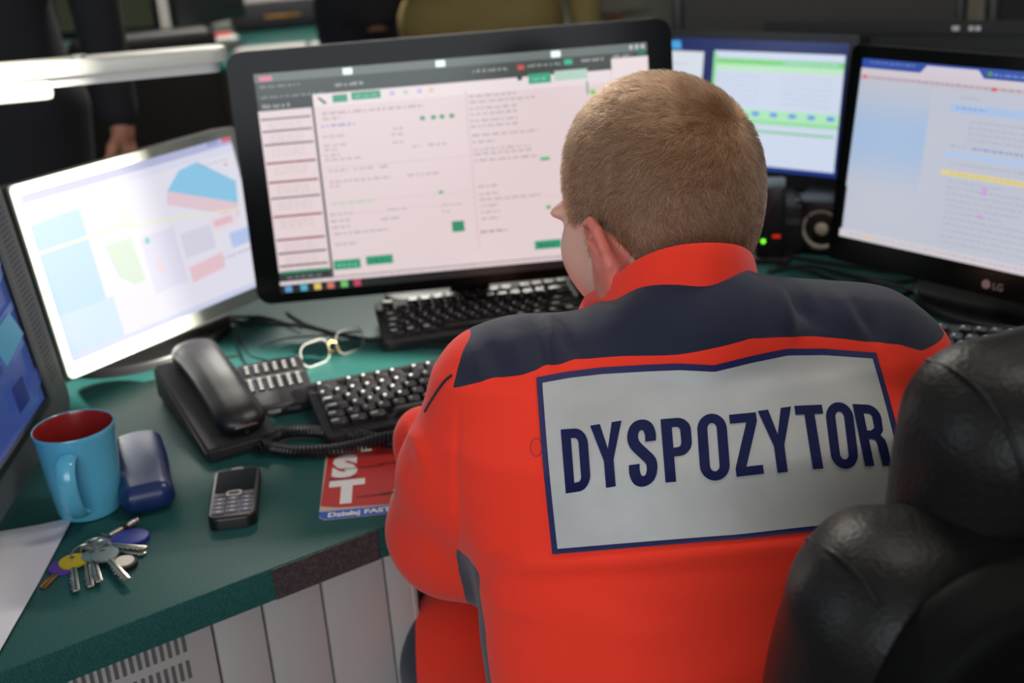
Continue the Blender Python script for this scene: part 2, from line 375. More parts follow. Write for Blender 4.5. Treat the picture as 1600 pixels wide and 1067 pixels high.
HC = at(1027, 271, 1.056)
HM = (Matrix.Rotation(R(38), 3, 'Z') @ Matrix.Rotation(R(-17), 3, 'X') @ Matrix.Rotation(R(-2), 3, 'Y')); HMn = np.array(HM)
def hl(x, y, z): return HC+HMn @ np.array([x, y, z])
def build_body():
    F = Field((-.16, .80, .44), (.46, 1.50, 1.25), .0026)
    # head
    F.ell(HC, (.0710, .083, .081), .01, HMn)
    F.ell(hl(0, -.022, -.012), (.068, .070, .074), .02, HMn)
    F.ell(hl(0, .032, -.050), (.062, .066, .080), .03, HMn)
    F.cone(hl(0, .062, -.112), hl(0, .066, -.108), .020, .020, .02)
    for sx in (-1, 1):
        F.cone(hl(sx*.055, -.002, -.068), hl(sx*.018, .060, -.114), .018, .016, .03)
        F.ell(hl(sx*.036, .066, -.048), (.022, .018, .018), .02, HMn)
        F.ell(hl(sx*.044, .056, -.062), (.022, .026, .034), .03, HMn)
        F.ell(hl(sx*.034, .082, -.010), (.026, .010, .008), .012, HMn)
        F.ell(hl(sx*.030, .090, -.030), (.015, .009, .009), .008, HMn, sub=True)
        F.ell(hl(sx*.030, .076, -.030), (.012, .0115, .011), .002, HMn)
        F.ell(hl(sx*.009, .103, -.064), (.007, .008, .006), .005, HMn)
    F.cone(hl(0, .088, -.022), hl(0, .0955, -.058), .010, .0125, .014)
    F.ell(hl(0, .090, -.083), (.022, .007, .005), .005, HMn); F.ell(hl(0, .088, -.092), (.019, .008, .006), .004, HMn)
    # ears: helix, bowl, lobe
    for sx in (-1, 1):
        rim = [(-.073, .016, -.044), (-.077, .017, -.032), (-.083, .010, -.022), (-.090, -.003, -.020), (-.0955, -.014, -.028), (-.0975, -.0185, -.042), (-.0965, -.018, -.056), (-.0915, -.012, -.069), (-.0845, -.004, -.080), (-.078, .004, -.084)]
        rr = [.0035, .004, .0042, .0042, .0042, .0042, .0042, .0045, .0060, .0058]
        F.chain([hl(-sx*x, y, z) for x, y, z in rim], rr, .002)
        F.ell(hl(sx*.0855, -.003, -.051), (.0042, .0185, .028), .006, HMn @ np.array(Matrix.Rotation(R(sx*32), 3, 'Z')))
        F.cone(hl(sx*.076, .004, -.045), hl(sx*.088, -.004, -.056), .012, .007, .01)
        F.chain([hl(sx*.0915, .004, -.036), hl(sx*.0935, -.006, -.046), hl(sx*.0915, -.004, -.062)], [.003, .0032, .003], .002)
    # neck, trunk, arms, hands
    c7 = np.array([CX-.005, .985, 1.000]); F.cone(c7, hl(0, -.022, -.055), .052, .050, .03); F.cone(c7+[0, .05, -.01], hl(0, .02, -.075), .045, .045, .02)
    sh = .018
    F.op(torso_fn([z_-.02 for z_ in TZ], TCY, [a-sh for a in TRX], [a-sh for a in TRY]), (-.16, .7, .44), (.46, 1.2, 1.06), .03)
    for k in (-1, 1):
        F.chain([np.array([CX+k*.05, .965, .93]), SH[k], EL[k], WR[k]], [.045, .045, .036, .026], .03)
        w = np.array(WR[k]); d = w-np.array(EL[k]); d[2] = -.012; hand(F, w+d/np.linalg.norm(d)*.025, d, (-k, 0, 0), .42, .98)
    V, Q = F.mesh(); T = tris(Q); V = smooth_v(V, T, 2); L = (V-HC) @ HMn; x, y, z = L.T
    r = np.linalg.norm(L, axis=1)
    hairline = np.where(z > .030, .080, np.where(z > -.022, .052+(z+.022)*.4, np.where(z > -.050, .030, -.010)))
    ear = (np.abs(x) > .0775) & (z < -.012) & (y > -.034)
    mask = (y < hairline) & (z > np.where(y < -.03, -.108, -.09)) & (r < .13) & ~ear & (V[:, 2] > 1.0)
    flush = np.clip((np.abs(x)-.074)/.008, 0, 1)*((np.abs(z+.052) < .042) & (np.abs(y) < .026) & (r < .13))
    o = mesh_from('body', V, Q, 'skin', person, attrs={'scalp': mask.astype(float)*.85, 'flush': flush}); sub_parent(o)
    for sx in (-1, 1):
        mb = MB()
        b = bmesh.new(); bmesh.ops.create_uvsphere(b, u_segments=16, v_segments=10, radius=.0105); mb.bm(b, M['white'], Matrix.Translation(Vector(hl(sx*.030, .0785, -.030))))
        b = bmesh.new(); bmesh.ops.create_uvsphere(b, u_segments=12, v_segments=8, radius=.0055); mb.bm(b, M['navy_case'], Matrix.Translation(Vector(hl(sx*.030, .0845, -.031))))
        sub_parent(mb.build('eye', person))
    return V, T, mask, L
def build_hair(V, T, mask, L, count=60000):
    Tm = T[mask[T].all(1)]; a, b, c = V[Tm[:, 0]], V[Tm[:, 1]], V[Tm[:, 2]]
    ar = np.linalg.norm(np.cross(b-a, c-a), axis=1); rng = np.random.default_rng(3)
    i = rng.choice(len(Tm), count, p=ar/ar.sum()); r1 = np.sqrt(rng.random(count)); r2 = rng.random(count)
    w = np.stack([1-r1, r1*(1-r2), r1*r2], 1)[:, :, None]
    N = v_normals(V, T); p = (np.stack([a[i], b[i], c[i]], 1)*w).sum(1); n = (np.stack([N[Tm[i][:, k]] for k in range(3)], 1)*w).sum(1); n /= np.linalg.norm(n, axis=1)[:, None]
    l = (p-HC) @ HMn
    wh = hl(.022, -.078, .024)                                   # the crown whorl
    t = p-wh; t -= n*(t*n).sum(1)[:, None]; dist = np.linalg.norm(t, axis=1); t /= dist[:, None]+1e-6
    sw = np.cross(n, t); sk = np.clip(1-dist/.05, 0, 1)[:, None]; fl = t+sw*sk*.7
    down = HMn @ np.array([0, -.1, -1.0]); dn = down-n*(n @ down)[:, None]; low = np.clip((.0-l[:, 2])/.05, 0, 1)[:, None]; fl = fl*(1-low)+dn*low
    fl += rng.normal(0, .34, fl.shape)+.45*np.stack([np.sin(p[:, (k+1) % 3]*420+k)+np.sin(p[:, (k+2) % 3]*290+2*k) for k in range(3)], 1)*.6; fl -= n*(fl*n).sum(1)[:, None]; fl /= np.linalg.norm(fl, axis=1)[:, None]+1e-6
    ln = np.interp(l[:, 2], [-.10, -.06, -.02, .03], [.0035, .006, .009, .0140])*rng.uniform(.75, 1.15, count)
    lift = np.interp(l[:, 2], [-.08, .0, .05], [.35, .42, .55])[:, None]*rng.uniform(.8, 1.25, (count, 1))
    K = 4; pts = np.zeros((count, K, 3))
    for k in range(K):
        s_ = k/(K-1); lf = lift*(1.15-.45*s_); d = n*lf+fl*np.sqrt(np.maximum(1-lf**2, .05)); pts[:, k] = p+d*(ln*s_)[:, None]+n*.0002
    hc = bpy.data.hair_curves.new('hair'); hc.add_curves([K]*count)
    hc.attributes['position'].data.foreach_set('vector', pts.reshape(-1).astype(np.float32))
    ra = hc.attributes.get('radius') or hc.attributes.new('radius', 'FLOAT', 'POINT')
    rad = np.tile(np.array([.00014, .00013, .00011, .00004]), count).astype(np.float32); ra.data.foreach_set('value', rad)
    m = bpy.data.materials.new('short light brown hair'); m.use_nodes = True; nt = m.node_tree; nt.nodes.clear()
    o = nt.nodes.new('ShaderNodeOutputMaterial'); h = nt.nodes.new('ShaderNodeBsdfHairPrincipled'); h.parametrization = 'COLOR'
    hi = nt.nodes.new('ShaderNodeHairInfo'); rp = nt.nodes.new('ShaderNodeValToRGB')
    rp.color_ramp.elements[0].color = lin((82, 48, 31))+(1,); rp.color_ramp.elements[1].color = lin((218, 164, 118))+(1,); e_ = rp.color_ramp.elements.new(.62); e_.color = lin((118, 77, 51))+(1,)
    nt.links.new(hi.outputs['Random'], rp.inputs['Fac']); nt.links.new(rp.outputs['Color'], h.inputs['Color']); h.inputs['Roughness'].default_value = .35; h.inputs['Radial Roughness'].default_value = .5
    nt.links.new(h.outputs[0], o.inputs[0]); hc.materials.append(m)
    ob = bpy.data.objects.new('hair', hc); COL.objects.link(ob); ob.parent = person; sub_parent(ob); ob['kind'] = 'stuff'
    ob['label'] = 'short cropped light brown hair'

# creases pressed into or raised from the cloth: (pixel polyline, height, width in pixels)
CREASES = [
    ([(856, 492), (862, 530), (872, 566)], .0055, 12), ([(838, 500), (846, 540), (850, 575)], -.0040, 12), ([(884, 500), (892, 540), (898, 560)], -.0035, 12),
    ([(738, 530), (745, 560), (752, 592)], .0035, 11), ([(765, 528), (770, 560), (772, 590)], -.0035, 12), ([(800, 512), (806, 540), (815, 585)], .0030, 12),
    ([(1232, 440), (1252, 478), (1275, 505)], -.008, 13), ([(1212, 445), (1225, 480), (1240, 520)], .006, 14), ([(1300, 455), (1320, 485), (1345, 520)], .0045, 14), ([(1340, 480), (1360, 505), (1372, 530)], -.0045, 12),
    ([(716, 640), (712, 720), (716, 800), (712, 885)], -.003, 5),
    ([(770, 880), (850, 884), (1000, 876), (1150, 860), (1300, 846)], .0035, 16), ([(770, 905), (850, 912), (1000, 902), (1200, 886)], -.003, 20),
    ([(742, 905), (760, 885), (800, 872)], -.006, 12), ([(756, 930), (790, 950), (850, 965)], .003, 16),
    ([(640, 665), (655, 690), (665, 730)], .005, 12), ([(628, 700), (640, 740), (640, 790)], -.002, 16), ([(690, 915), (670, 880), (655, 840)], .003, 16),
    ([(1000, 600), (1100, 640)], .001, 40), ([(900, 960), (1000, 990), (1100, 980)], .002, 30),
]
def build_jacket():
    F = Field((-.20, .72, .43), (.50, 1.34, 1.09), .004)
    F.op(torso_fn(TZ, TCY, TRX, TRY), (-.16, .7, .43), (.46, 1.2, 1.06), .01)
    ridge = [(-.020, .955, .930), (.020, .952, .938), (.060, .946, .943), (.100, .938, .953), (.150, .934, .967), (.205, .940, .963), (.250, .948, .954), (.300, .952, .941), (.325, .955, .926)]
    F.chain(ridge, [.047]*9, .022)
    F.ell((.150, .920, .986), (.066, .044, .056), .022)
    Dt = F.D.copy(); F.D[:] = .2
    arms = {}
    for k in (-1, 1):
        e = np.array(EL[k]); w = np.array(WR[k]); mid = e+(w-e)*.35+[0, 0, .012]
        F.chain([SH[k], np.array(SH[k])*.45+e*.55+np.array([k*.008, -.012, 0]), e, mid, w], [.055, .056, .051, .050, .040], .035)
    F.ell(at(662, 694, 1.14), (.030, .034, .036), .02)
    Da = F.D.copy(); k = .03; hh = np.maximum(k-np.abs(Da-Dt), 0)/k; F.D = np.minimum(Da, Dt)-hh*hh*k*.25
    V, Q = F.mesh(); T = tris(Q); V = smooth_v(V, T, 3)
    def samp(D, P):
        g = (P-F.lo)/F.h; i = np.clip(np.floor(g).astype(int), 0, F.n-2); f = g-i; o = 0
        for a in (0, 1):
            for b in (0, 1):
                for c in (0, 1): o = o+D[i[:, 0]+a, i[:, 1]+b, i[:, 2]+c]*(f[:, 0] if a else 1-f[:, 0])*(f[:, 1] if b else 1-f[:, 1])*(f[:, 2] if c else 1-f[:, 2])
        return o
    N = v_normals(V, T)
    q = V-O; w = q @ cF; pu = 800+F_PX*(q @ cR)/w; pv = 533.5-F_PX*(q @ cU)/w; face = np.clip(-(q*N).sum(1)/np.linalg.norm(q, axis=1)*3, 0, 1)
    disp = np.zeros(len(V))
    for pl, amp, wd_ in CREASES:
        pl = [np.array(p, float) for p in pl]; best = np.full(len(V), 1e9); tt = np.zeros(len(V)); n = len(pl)-1
        for j in range(n):
            a, b = pl[j], pl[j+1]; d = b-a; t = np.clip(((pu-a[0])*d[0]+(pv-a[1])*d[1])/(d@d), 0, 1); dd = np.hypot(pu-a[0]-t*d[0], pv-a[1]-t*d[1])
            m_ = dd < best; best[m_] = dd[m_]; tt[m_] = (j+t[m_])/n
        disp += amp*np.exp(-(best/wd_)**2)*(.35+.65*np.sin(PI*np.clip(tt, .0, 1)))
    V = V+N*(disp*face)[:, None]
    # broad soft unevenness of worn cloth
    x, y, z = V.T; V = V+N*(.0012*np.sin(31*x+17*z+2*np.sin(23*z))+.0009*np.sin(47*z-22*x+11*y))[:, None]
    N = v_normals(V, T)
    bvh = BVHTree.FromPolygons([Vector(v) for v in V], T.tolist())
    def hit(u, v):
        d = Vector(ray(u, v)).normalized(); r = bvh.ray_cast(Vector(O), d); return None if r[0] is None else np.array(r[0])
    # yoke seam: height as a function of x, read where the seam runs over the back
    seam = [(706, 606), (760, 593), (814, 586), (836, 579), (854, 570), (900, 561), (980, 556), (1060, 554), (1110, 545), (1172, 529), (1247, 526), (1360, 534), (1405, 538), (1440, 548)]
    sp = [h for h in (hit(*s_) for s_ in seam) if h is not None]; sx = np.array([p[0] for p in sp]); sz = np.array([p[2] for p in sp]); o_ = np.argsort(sx)
    zs = np.interp(V[:, 0], sx[o_], sz[o_])
    vt = samp(Dt, V); va = samp(Da, V)
    hem = .47
    arm_px = [(735, 524), (728, 538), (722, 552), (716, 572), (708, 604), (711, 660), (714, 740), (715, 810), (713, 870)]
    ah = [h for h in (hit(*s_) for s_ in arm_px) if h is not None]; ah.sort(key=lambda p: p[2]); az = [p[2] for p in ah]; axx = [p[0] for p in ah]
    xs = np.interp(V[:, 2], az, axx); plane = np.where(V[:, 0] < .15, V[:, 0]-xs, .312-xs-V[:, 0]); low = V[:, 2] < az[0]-.004
    fa = np.where(low, va-vt, np.minimum(plane, va-vt+.045))
    A = np.column_stack([V, N, V[:, 2]-zs, fa, V[:, 2]-hem])
    A, T1, _ = cut(A, T, 8)
    A, Tt, Ts = cut(A, T1, 7)
    A, Ty, To = cut(A, Tt, 6)
    nrm = A[:, 3:6]; P_ = A[:, :3]
    # navy side strips on the jacket body, in front of the side line below the arm
    A2 = np.column_stack([A, np.minimum(np.abs(A[:, 0]-CX)-.150, np.minimum(A[:, 1]-(np.interp(A[:, 2], TZ, TCY)-.018-.030*np.clip((.86-A[:, 2])/.05, 0, 1)), .812-A[:, 2]))])
    A2, Tside, To = cut(A2, To, 9)
    P_ = A2[:, :3]; nrm = A2[:, 3:6]
    sub_parent(mesh_from('jacket_back_and_front', P_, To, 'orange', person, nrm, 'fluorescent orange jacket body'))
    sub_parent(mesh_from('jacket_yoke', P_, Ty, 'navy', person, nrm, 'navy shoulder yoke'))
    for k in (-1, 1):
        Tk = Tside[(P_[Tside].mean(1)[:, 0]-CX)*k > 0]; sub_parent(mesh_from('jacket_side_strip', P_, Tk, 'navy', person, nrm, 'navy side strip'))
    cxs = P_[Ts].mean(1)[:, 0]
    for k, lab in ((-1, 'orange left sleeve'), (1, 'orange right sleeve')):
        Tk = Ts[(cxs-CX)*k > 0]
        sub_parent(mesh_from('jacket_sleeve', P_, Tk, 'orange', person, nrm, lab))
    # hip band
    return bvh, hit
def collar():
    """stand-up collar: a thick band round the neck, open in front"""
    key = [(905, 480, 1.06), (915, 462, 1.02), (930, 452, .985), (958, 432, .945), (1000, 403, .918), (1050, 385, .903), (1105, 379, .898), (1148, 382, .912), (1170, 391, .940), (1177, 402, .98), (1172, 410, 1.02), (1160, 418, 1.05)]
    rim = spline([aty(*k_) for k_ in key], 5); n = len(rim)-1; rows = []; mb = MB(); c = Vector((CX-.008, .985, 0))
    for p in rim:
        o = Vector((p.x-c.x, p.y-c.y, 0)).normalized(); z = Vector((0, 0, 1))
        rows.append((p+o*.006-z*.075, p+o*.006-z*.034, p+o*.0035-z*.012, p+o*.0012-z*.002, p, p-o*.002-z*.001, p-o*.003-z*.012, p-o*.002-z*.05))
    vs = [v for r_ in rows for v in r_]; K = 8; fs = []
    for i in range(n):
        for k in range(K-1): fs.append((i*K+k, i*K+k+1, (i+1)*K+k+1, (i+1)*K+k))
    mb.add(vs, fs, 'orange'); o = mb.build('jacket_collar', person, 'bright orange stand-up collar', 60); sub_parent(o)
    return o

# ---- patch and its letters, laid on the cloth of the back
def poly_at(pts, s_):
    """pts: list of (s, u, v); piecewise interpolation"""
    S = [p[0] for p in pts]; return np.interp(s_, S, [p[1] for p in pts]), np.interp(s_, S, [p[2] for p in pts])
TOPL = [(0, 838, 589.5), (.10, 889, 580), (.2, 940, 574), (.33, 1010, 570), (.43, 1060, 568), (.52, 1116, 571), (.63, 1172, 557), (.74, 1229, 545), (.85, 1285, 544.5), (1, 1369, 551)]
BOTL = [(0, 863, 866), (.3, 1020, 853), (.55, 1160, 842), (.72, 1250, 832), (1, 1432, 814)]
def patch_px(s_, t):
    a = poly_at(TOPL, s_); b = poly_at(BOTL, s_)
    bow = math.sin(PI*t)*(-2)*(1-s_)+math.sin(PI*t)*5*s_
    return a[0]+(b[0]-a[0])*t+bow, a[1]+(b[1]-a[1])*t
def lay(hit, u, v, off, last=[None]):
    h = hit(u, v)
    if h is None: h = last[0]
    last[0] = h
    d = -np.array(ray(u, v)); d /= np.linalg.norm(d); return h+d*off
def build_patch(hit):
    ns, nt_ = 90, 44
    def sheet(s0, s1, t0, t1, off, m, name, parent, label=None):
        vs = []; fs = []
        for j in range(nt_+1):
            for i in range(ns+1): vs.append(lay(hit, *patch_px(s0+(s1-s0)*i/ns, t0+(t1-t0)*j/nt_), off))
        for j in range(nt_):
            for i in range(ns): a = j*(ns+1)+i; fs.append((a, a+ns+1, a+ns+2, a+1))
        # turned-down edges give the sheet its thickness
        ring = [i for i in range(ns+1)]+[(j+1)*(ns+1)-1 for j in range(1, nt_+1)]+[nt_*(ns+1)+i for i in range(ns-1, -1, -1)]+[j*(ns+1) for j in range(nt_-1, 0, -1)]
        b = len(vs)
        for r_ in ring: p = np.array(vs[r_]); d = p-O; vs.append(p+d/np.linalg.norm(d)*.0012)
        for k in range(len(ring)): k2 = (k+1) % len(ring); fs.append((ring[k2], ring[k], b+k, b+k2))
        mb = MB(); mb.add(vs, fs, m); return mb.build(name, parent, label, 60)
    pt = sub_parent(sheet(0, 1, 0, 1, .0016, 'navy_trim', 'back_patch', person, 'grey back patch reading DYSPOZYTOR in a navy ribbon border'))
    g = sheet(.017, .985, .037, .972, .0024, 'reflective', 'reflective_field', pt, 'grey reflective field')
    # letters
    def arc(cx, cy, rx, ry, a0, a1, n=9): return [(cx+rx*math.cos(R(a0+(a1-a0)*i/n)), cy+ry*math.sin(R(a0+(a1-a0)*i/n))) for i in range(n+1)]
    st = .36
    def rr(x0, y0, x1, y1, rx, ry): return arc(x1-rx, y1-ry, rx, ry, 0, 90)+arc(x0+rx, y1-ry, rx, ry, 90, 180)+arc(x0+rx, y0+ry, rx, ry, 180, 270)+arc(x1-rx, y0+ry, rx, ry, 270, 360)
    def Sshape():
        c = spline([(.80, .66, 0), (.80, .78, 0), (.70, .89, 0), (.5, .925, 0), (.30, .89, 0), (.20, .78, 0), (.24, .66, 0), (.42, .55, 0), (.62, .45, 0), (.78, .35, 0), (.80, .22, 0), (.70, .11, 0), (.5, .075, 0), (.30, .11, 0), (.20, .22, 0), (.20, .35, 0)], 4)
        L, Rr = [], []
        for i, p in enumerate(c):
            a = c[max(i-1, 0)]; b = c[min(i+1, len(c)-1)]; t = (b-a); hx, hy = t.x, t.y*1.0; n = Vector((-hy, hx)); 
            n = Vector((-t.y*2.05, t.x)).normalized()        # letters are about twice as high as wide
            w = .19 if abs(n.x) > .7 else .19
            L.append((p.x+n.x*.185, p.y+n.y*.080)); Rr.append((p.x-n.x*.185, p.y-n.y*.080))
        return [(max(0, min(1, x)), y) for x, y in L+Rr[::-1]]
    G = {
     'D': ([(0, 0)]+arc(.52, .26, .48, .26, 270, 360)+arc(.52, .74, .48, .26, 0, 90)+[(0, 1)], [(st, .145)]+arc(.50, .24, .14, .09, 270, 360)+arc(.50, .76, .14, .09, 0, 90)+[(st, .855)]),
     'O': (rr(0, -.012, 1, 1.012, .5, .24), rr(.34, .13, .66, .87, .16, .09)),
     'P': ([(0, 0), (st, 0), (st, .40), (.5, .40)]+arc(.54, .62, .46, .22, 270, 360)+arc(.54, .80, .46, .20, 0, 90)+[(0, 1)], [(st, .535)]+arc(.50, .62, .14, .08, 270, 360)+arc(.50, .79, .14, .07, 0, 90)+[(st, .86)]),
     'R': ([(0, 0), (.34, 0), (.34, .44), (.46, .44)]+[(.58, .42), (.62, .35), (.66, 0), (1.0, 0), (.97, .34), (.93, .43), (.80, .50), (.93, .58)]+arc(.52, .78, .44, .22, -10, 90)+[(0, 1)], [(.34, .575), (.50, .575)]+arc(.48, .65, .15, .06, 280, 360)+arc(.48, .80, .15, .06, 0, 90)+[(.34, .86)]),
     'Y': ([(0, 1), (.31, 1), (.50, .60), (.69, 1), (1, 1), (.655, .42), (.655, 0), (.345, 0), (.345, .42)], None),
     'T': ([(0, 1), (1, 1), (1, .86), (.68, .86), (.68, 0), (.32, 0), (.32, .86), (0, .86)], None),
     'Z': ([(0, 1), (1, 1), (1, .86), (.40, .145), (1, .145), (1, 0), (0, 0), (0, .14), (.60, .855), (0, .855)], None),
     'S': (Sshape(), None)}
    boxes = [('D', (876, 671), (917, 668), (884, 771), (924, 765)), ('Y', (922, 665), (971, 657), (930, 765), (979, 757)), ('S', (978, 659), (1024, 653), (984, 764), (1029, 755)),
             ('P', (1032, 655), (1078, 651), (1040, 754), (1086, 750)), ('O', (1088, 649), (1134, 646), (1095, 751), (1142, 748)), ('Z', (1139, 648), (1181, 644), (1151, 745), (1194, 740)),
             ('Y', (1184, 642), (1236, 635), (1197, 741), (1249, 735)), ('T', (1241, 634), (1284, 632), (1256, 734), (1301, 731)), ('O', (1288, 630), (1331, 629), (1301, 732), (1343, 730)), ('R', (1332, 631), (1375, 633), (1352, 728), (1394, 727))]
    for ch, tl, tr, bl, br in boxes:
        out, hole = G[ch]; loops = [out]+([hole] if hole else []); flat = [Vector((x, y, 0)) for lp in loops for x, y in lp]
        b = bmesh.new(); vv = [b.verts.new(p) for p in flat]
        for t in tessellate_polygon([[Vector((x, y, 0)) for x, y in lp] for lp in loops]):
            try: b.faces.new([vv[i] for i in t])
            except ValueError: pass
        for i in range(1, 10): bmesh.ops.bisect_plane(b, geom=list(b.verts)+list(b.edges)+list(b.faces), plane_co=(i/10, 0, 0), plane_no=(1, 0, 0))
        for i in range(1, 20): bmesh.ops.bisect_plane(b, geom=list(b.verts)+list(b.edges)+list(b.faces), plane_co=(0, i/20, 0), plane_no=(0, 1, 0))
        for v in b.verts:
            x, y = v.co.x, v.co.y
            u = (tl[0]*(1-x)+tr[0]*x)*y+(bl[0]*(1-x)+br[0]*x)*(1-y); w = (tl[1]*(1-x)+tr[1]*x)*y+(bl[1]*(1-x)+br[1]*x)*(1-y)
            v.co = Vector(lay(hit, u, w, .0031))
        b.normal_update()
        mb = MB(); mb.bm(b, 'letter'); mb.build('letter', pt, None, 0)
    # loose thread beside the patch border
    th = [lay(hit, 837+9*math.cos(a)+1, 699+14*math.sin(a), .003) for a in [R(q) for q in range(20, 345, 12)]]
    mb = MB(); mb.tube(th, .00022, 'navy_trim', 5); mb.build('loose_thread', pt)
def build_trousers():
    F = Field((-.20, .70, .04), (.50, 1.42, .68), .007); G2 = Field((-.20, .70, .0), (.50, 1.42, .2), .007)
    F.op(f_ell((CX, .88, .52), (.185, .15, .10)), (-.1, .7, .4), (.4, 1.05, .63), .02)
    for k in (-1, 1):
        hip = (CX+k*.085, .90, .50); kn = np.array([-.060, 1.135, .530]) if k < 0 else np.array([.335, 1.150, .525]); an = kn+[0, -.02, -.40]
        F.chain([hip, kn, an], [.095, .086, .060], .03)
        G2.chain([an+[0, -.02, -.045], an+[0, .15, -.07]], [.045, .040], .02); G2.cone(an+[0, 0, .02], an+[0, -.01, -.05], .05, .045, .02)
    V, Q = F.mesh(); T = tris(Q); V = smooth_v(V, T, 2); N = v_normals(V, T)
    # navy stripe down the outer side of each leg
    fs = np.full(len(V), -1.)
    for k, xk in ((-1, -.060), (1, .335)): fs = np.maximum(fs, np.where((V[:, 0]-CX)*k > 0, np.minimum((V[:, 0]-xk)*k-.066, V[:, 1]-.93), -1))
    A = np.column_stack([V, N, fs]); A, Tn, Tr = cut(A, T, 6)
    sub_parent(mesh_from('trousers', A[:, :3], Tr, 'orange', person, A[:, 3:6], 'orange trousers')); [sub_parent(mesh_from('trouser_side_stripe', A[:, :3], Tn[(A[Tn, 0].mean(1)-CX)*k > 0], 'navy', person, A[:, 3:6], 'navy side stripe')) for k in (-1, 1)]
    V, Q = G2.mesh(); V = smooth_v(V, tris(Q), 1)
    for k in (-1, 1): sub_parent(mesh_from('shoe', V, Q[(V[Q, 0].mean(1)-CX)*k > 0], 'shoe', person))
def build_piping(hit):
    pts = [lay(hit, u, v, .0012) for u, v in ((706, 586), (698, 592), (688, 604), (678, 619), (670, 632), (664, 643))]
    mb = MB(); mb.tube(spline([Vector(p) for p in pts], 5), .0013, 'navy', 6); sub_parent(mb.build('sleeve_piping', person, 'navy piping on the left sleeve'))
bodyV, bodyT, scalp, bodyL = build_body()
build_hair(bodyV, bodyT, scalp, bodyL)
jb, jhit = build_jacket(); collar(); build_patch(jhit); build_piping(jhit); build_trousers()
# ------------------------------------------------------------------ the room
RX0, RX1, RY0, RY1, RZ = -2.6, 2.6, -2.5, 6.6, 2.9
mb = MB(); mb.box((0, (RY0+RY1)/2, -.05), (RX1-RX0+.2, RY1-RY0+.2, .1), 'floor'); struct(mb.build('floor'))
mb = MB(); mb.box((0, (RY0+RY1)/2, RZ+.05), (RX1-RX0+.2, RY1-RY0+.2, .1), 'ceil'); struct(mb.build('ceiling'))
mb = MB(); mb.box((0, RY1+.05, RZ/2), (RX1-RX0+.2, .1, RZ), 'wall'); struct(mb.build('wall_back'))
def wall_with_window(name, axis, pos, a0, a1, w0, w1, z0, z1, wn):
    mb = MB()
    def bx(p0, p1, q0, q1, m=mb, th=.1, mm='wall'):
        if axis == 'x': m.box((pos, (p0+p1)/2, (q0+q1)/2), (th, p1-p0, q1-q0), mm)
        else: m.box(((p0+p1)/2, pos, (q0+q1)/2), (p1-p0, th, q1-q0), mm)
    bx(a0, w0, 0, RZ); bx(w1, a1, 0, RZ); bx(w0, w1, 0, z0); bx(w0, w1, z1, RZ); struct(mb.build(name))
    f = MB(); t = .02
    for p0, p1, q0, q1 in ((w0-.0, w0+t, z0, z1), (w1-t, w1, z0, z1), (w0+t, w1-t, z0, z0+t), (w0+t, w1-t, z1-t, z1)): bx(p0, p1, q0, q1, f, .07, 'frame')
    struct(f.build(wn))
wall_with_window('wall_right', 'x', RX1+.05, RY0, RY1, .45, .71, 1.92, 2.78, 'sun_slit_window')  # unseen slit opening, placed and sized to shape the sunbeam on the desk
wall_with_window('wall_left', 'x', RX0-.05, RY0, RY1, -.6, 1.0, 1.3, 2.5, 'window_2')
wall_with_window('wall_front', 'y', RY0-.05, RX0, RX1, -1.5, 1.1, 1.05, 2.45, 'window_3')
# charcoal fabric partition and the black one beside it, behind the right-hand monitors
def partition(name, label, x0, x1, y0, y1, z1, m):
    d = Vector((x1-x0, y1-y0, 0)); L = d.length; t = thing(name, label, 'partition', (x0, y0, 0), math.atan2(d.y, d.x))
    mb = MB(); mb.box((L/2, 0, z1/2+.02), (L-.03, .04, z1-.06), m, .006); mb.build('screen_panel', t)
    mb = MB(); mb.box((L/2, 0, z1-.012), (L, .05, .024), 'black', .004); mb.box((.012, 0, z1/2), (.024, .05, z1), 'black', .004); mb.box((L-.012, 0, z1/2), (.024, .05, z1), 'black', .004); mb.build('panel_frame', t)
partition('office_partition', 'charcoal fabric office partition standing behind the small black monitor', .40, 1.02, 2.72, 2.66, 1.55, 'fabricwall')
partition('office_partition', 'plain black partition at the top right behind the right-edge monitor', 1.05, 2.0, 2.62, 2.45, 1.55, 'blackwall')

# ------------------------------------------------------------------ the desk
edge_l = [atz(-60, 1073, DESK)[:2], atz(588, 826, DESK)[:2]]
E0, E1 = [np.array(e) for e in edge_l]; dE = (E1-E0)/np.linalg.norm(E1-E0); nE = np.array([dE[1], -dE[0]])
far = E0-dE*.25
poly = [tuple(far), tuple(E1), (E1[0]+.03, E1[1]+.012), (.42, 1.10), (.98, .72), (1.42, 1.35), (1.20, 2.36), (-.30, 2.36), (-1.15, 1.62), (-1.15, .95)]
desk = thing('corner_desk', 'dark teal speckled corner desk with a dark front edge over pale grey panels', 'desk', (0, 1.6, 0))
def dpar(o): o.location = (0, -1.6, 0); return o
mb = MB(); mb.prism(poly, DESK-.034, DESK, 'worktop', bev=.0012); dpar(mb.build('worktop', desk))
mb = MB(); a = E0+dE*.12; a = np.array(atz(425, 890, DESK)[:2]); a = E1+dE*((a-E1) @ dE)
c = (a+E1)/2; L = np.linalg.norm(E1-a)
Te = Matrix.Translation(Vector((c[0], c[1], DESK-.0175))) @ Matrix.Rotation(math.atan2(dE[1], dE[0]), 4, 'Z')
mb.box((0, -.0005, 0), (L, .0022, .033), 'edge_dark', T=Te); dpar(mb.build('edge_strip', desk, 'bare brown-black strip of the front edge'))
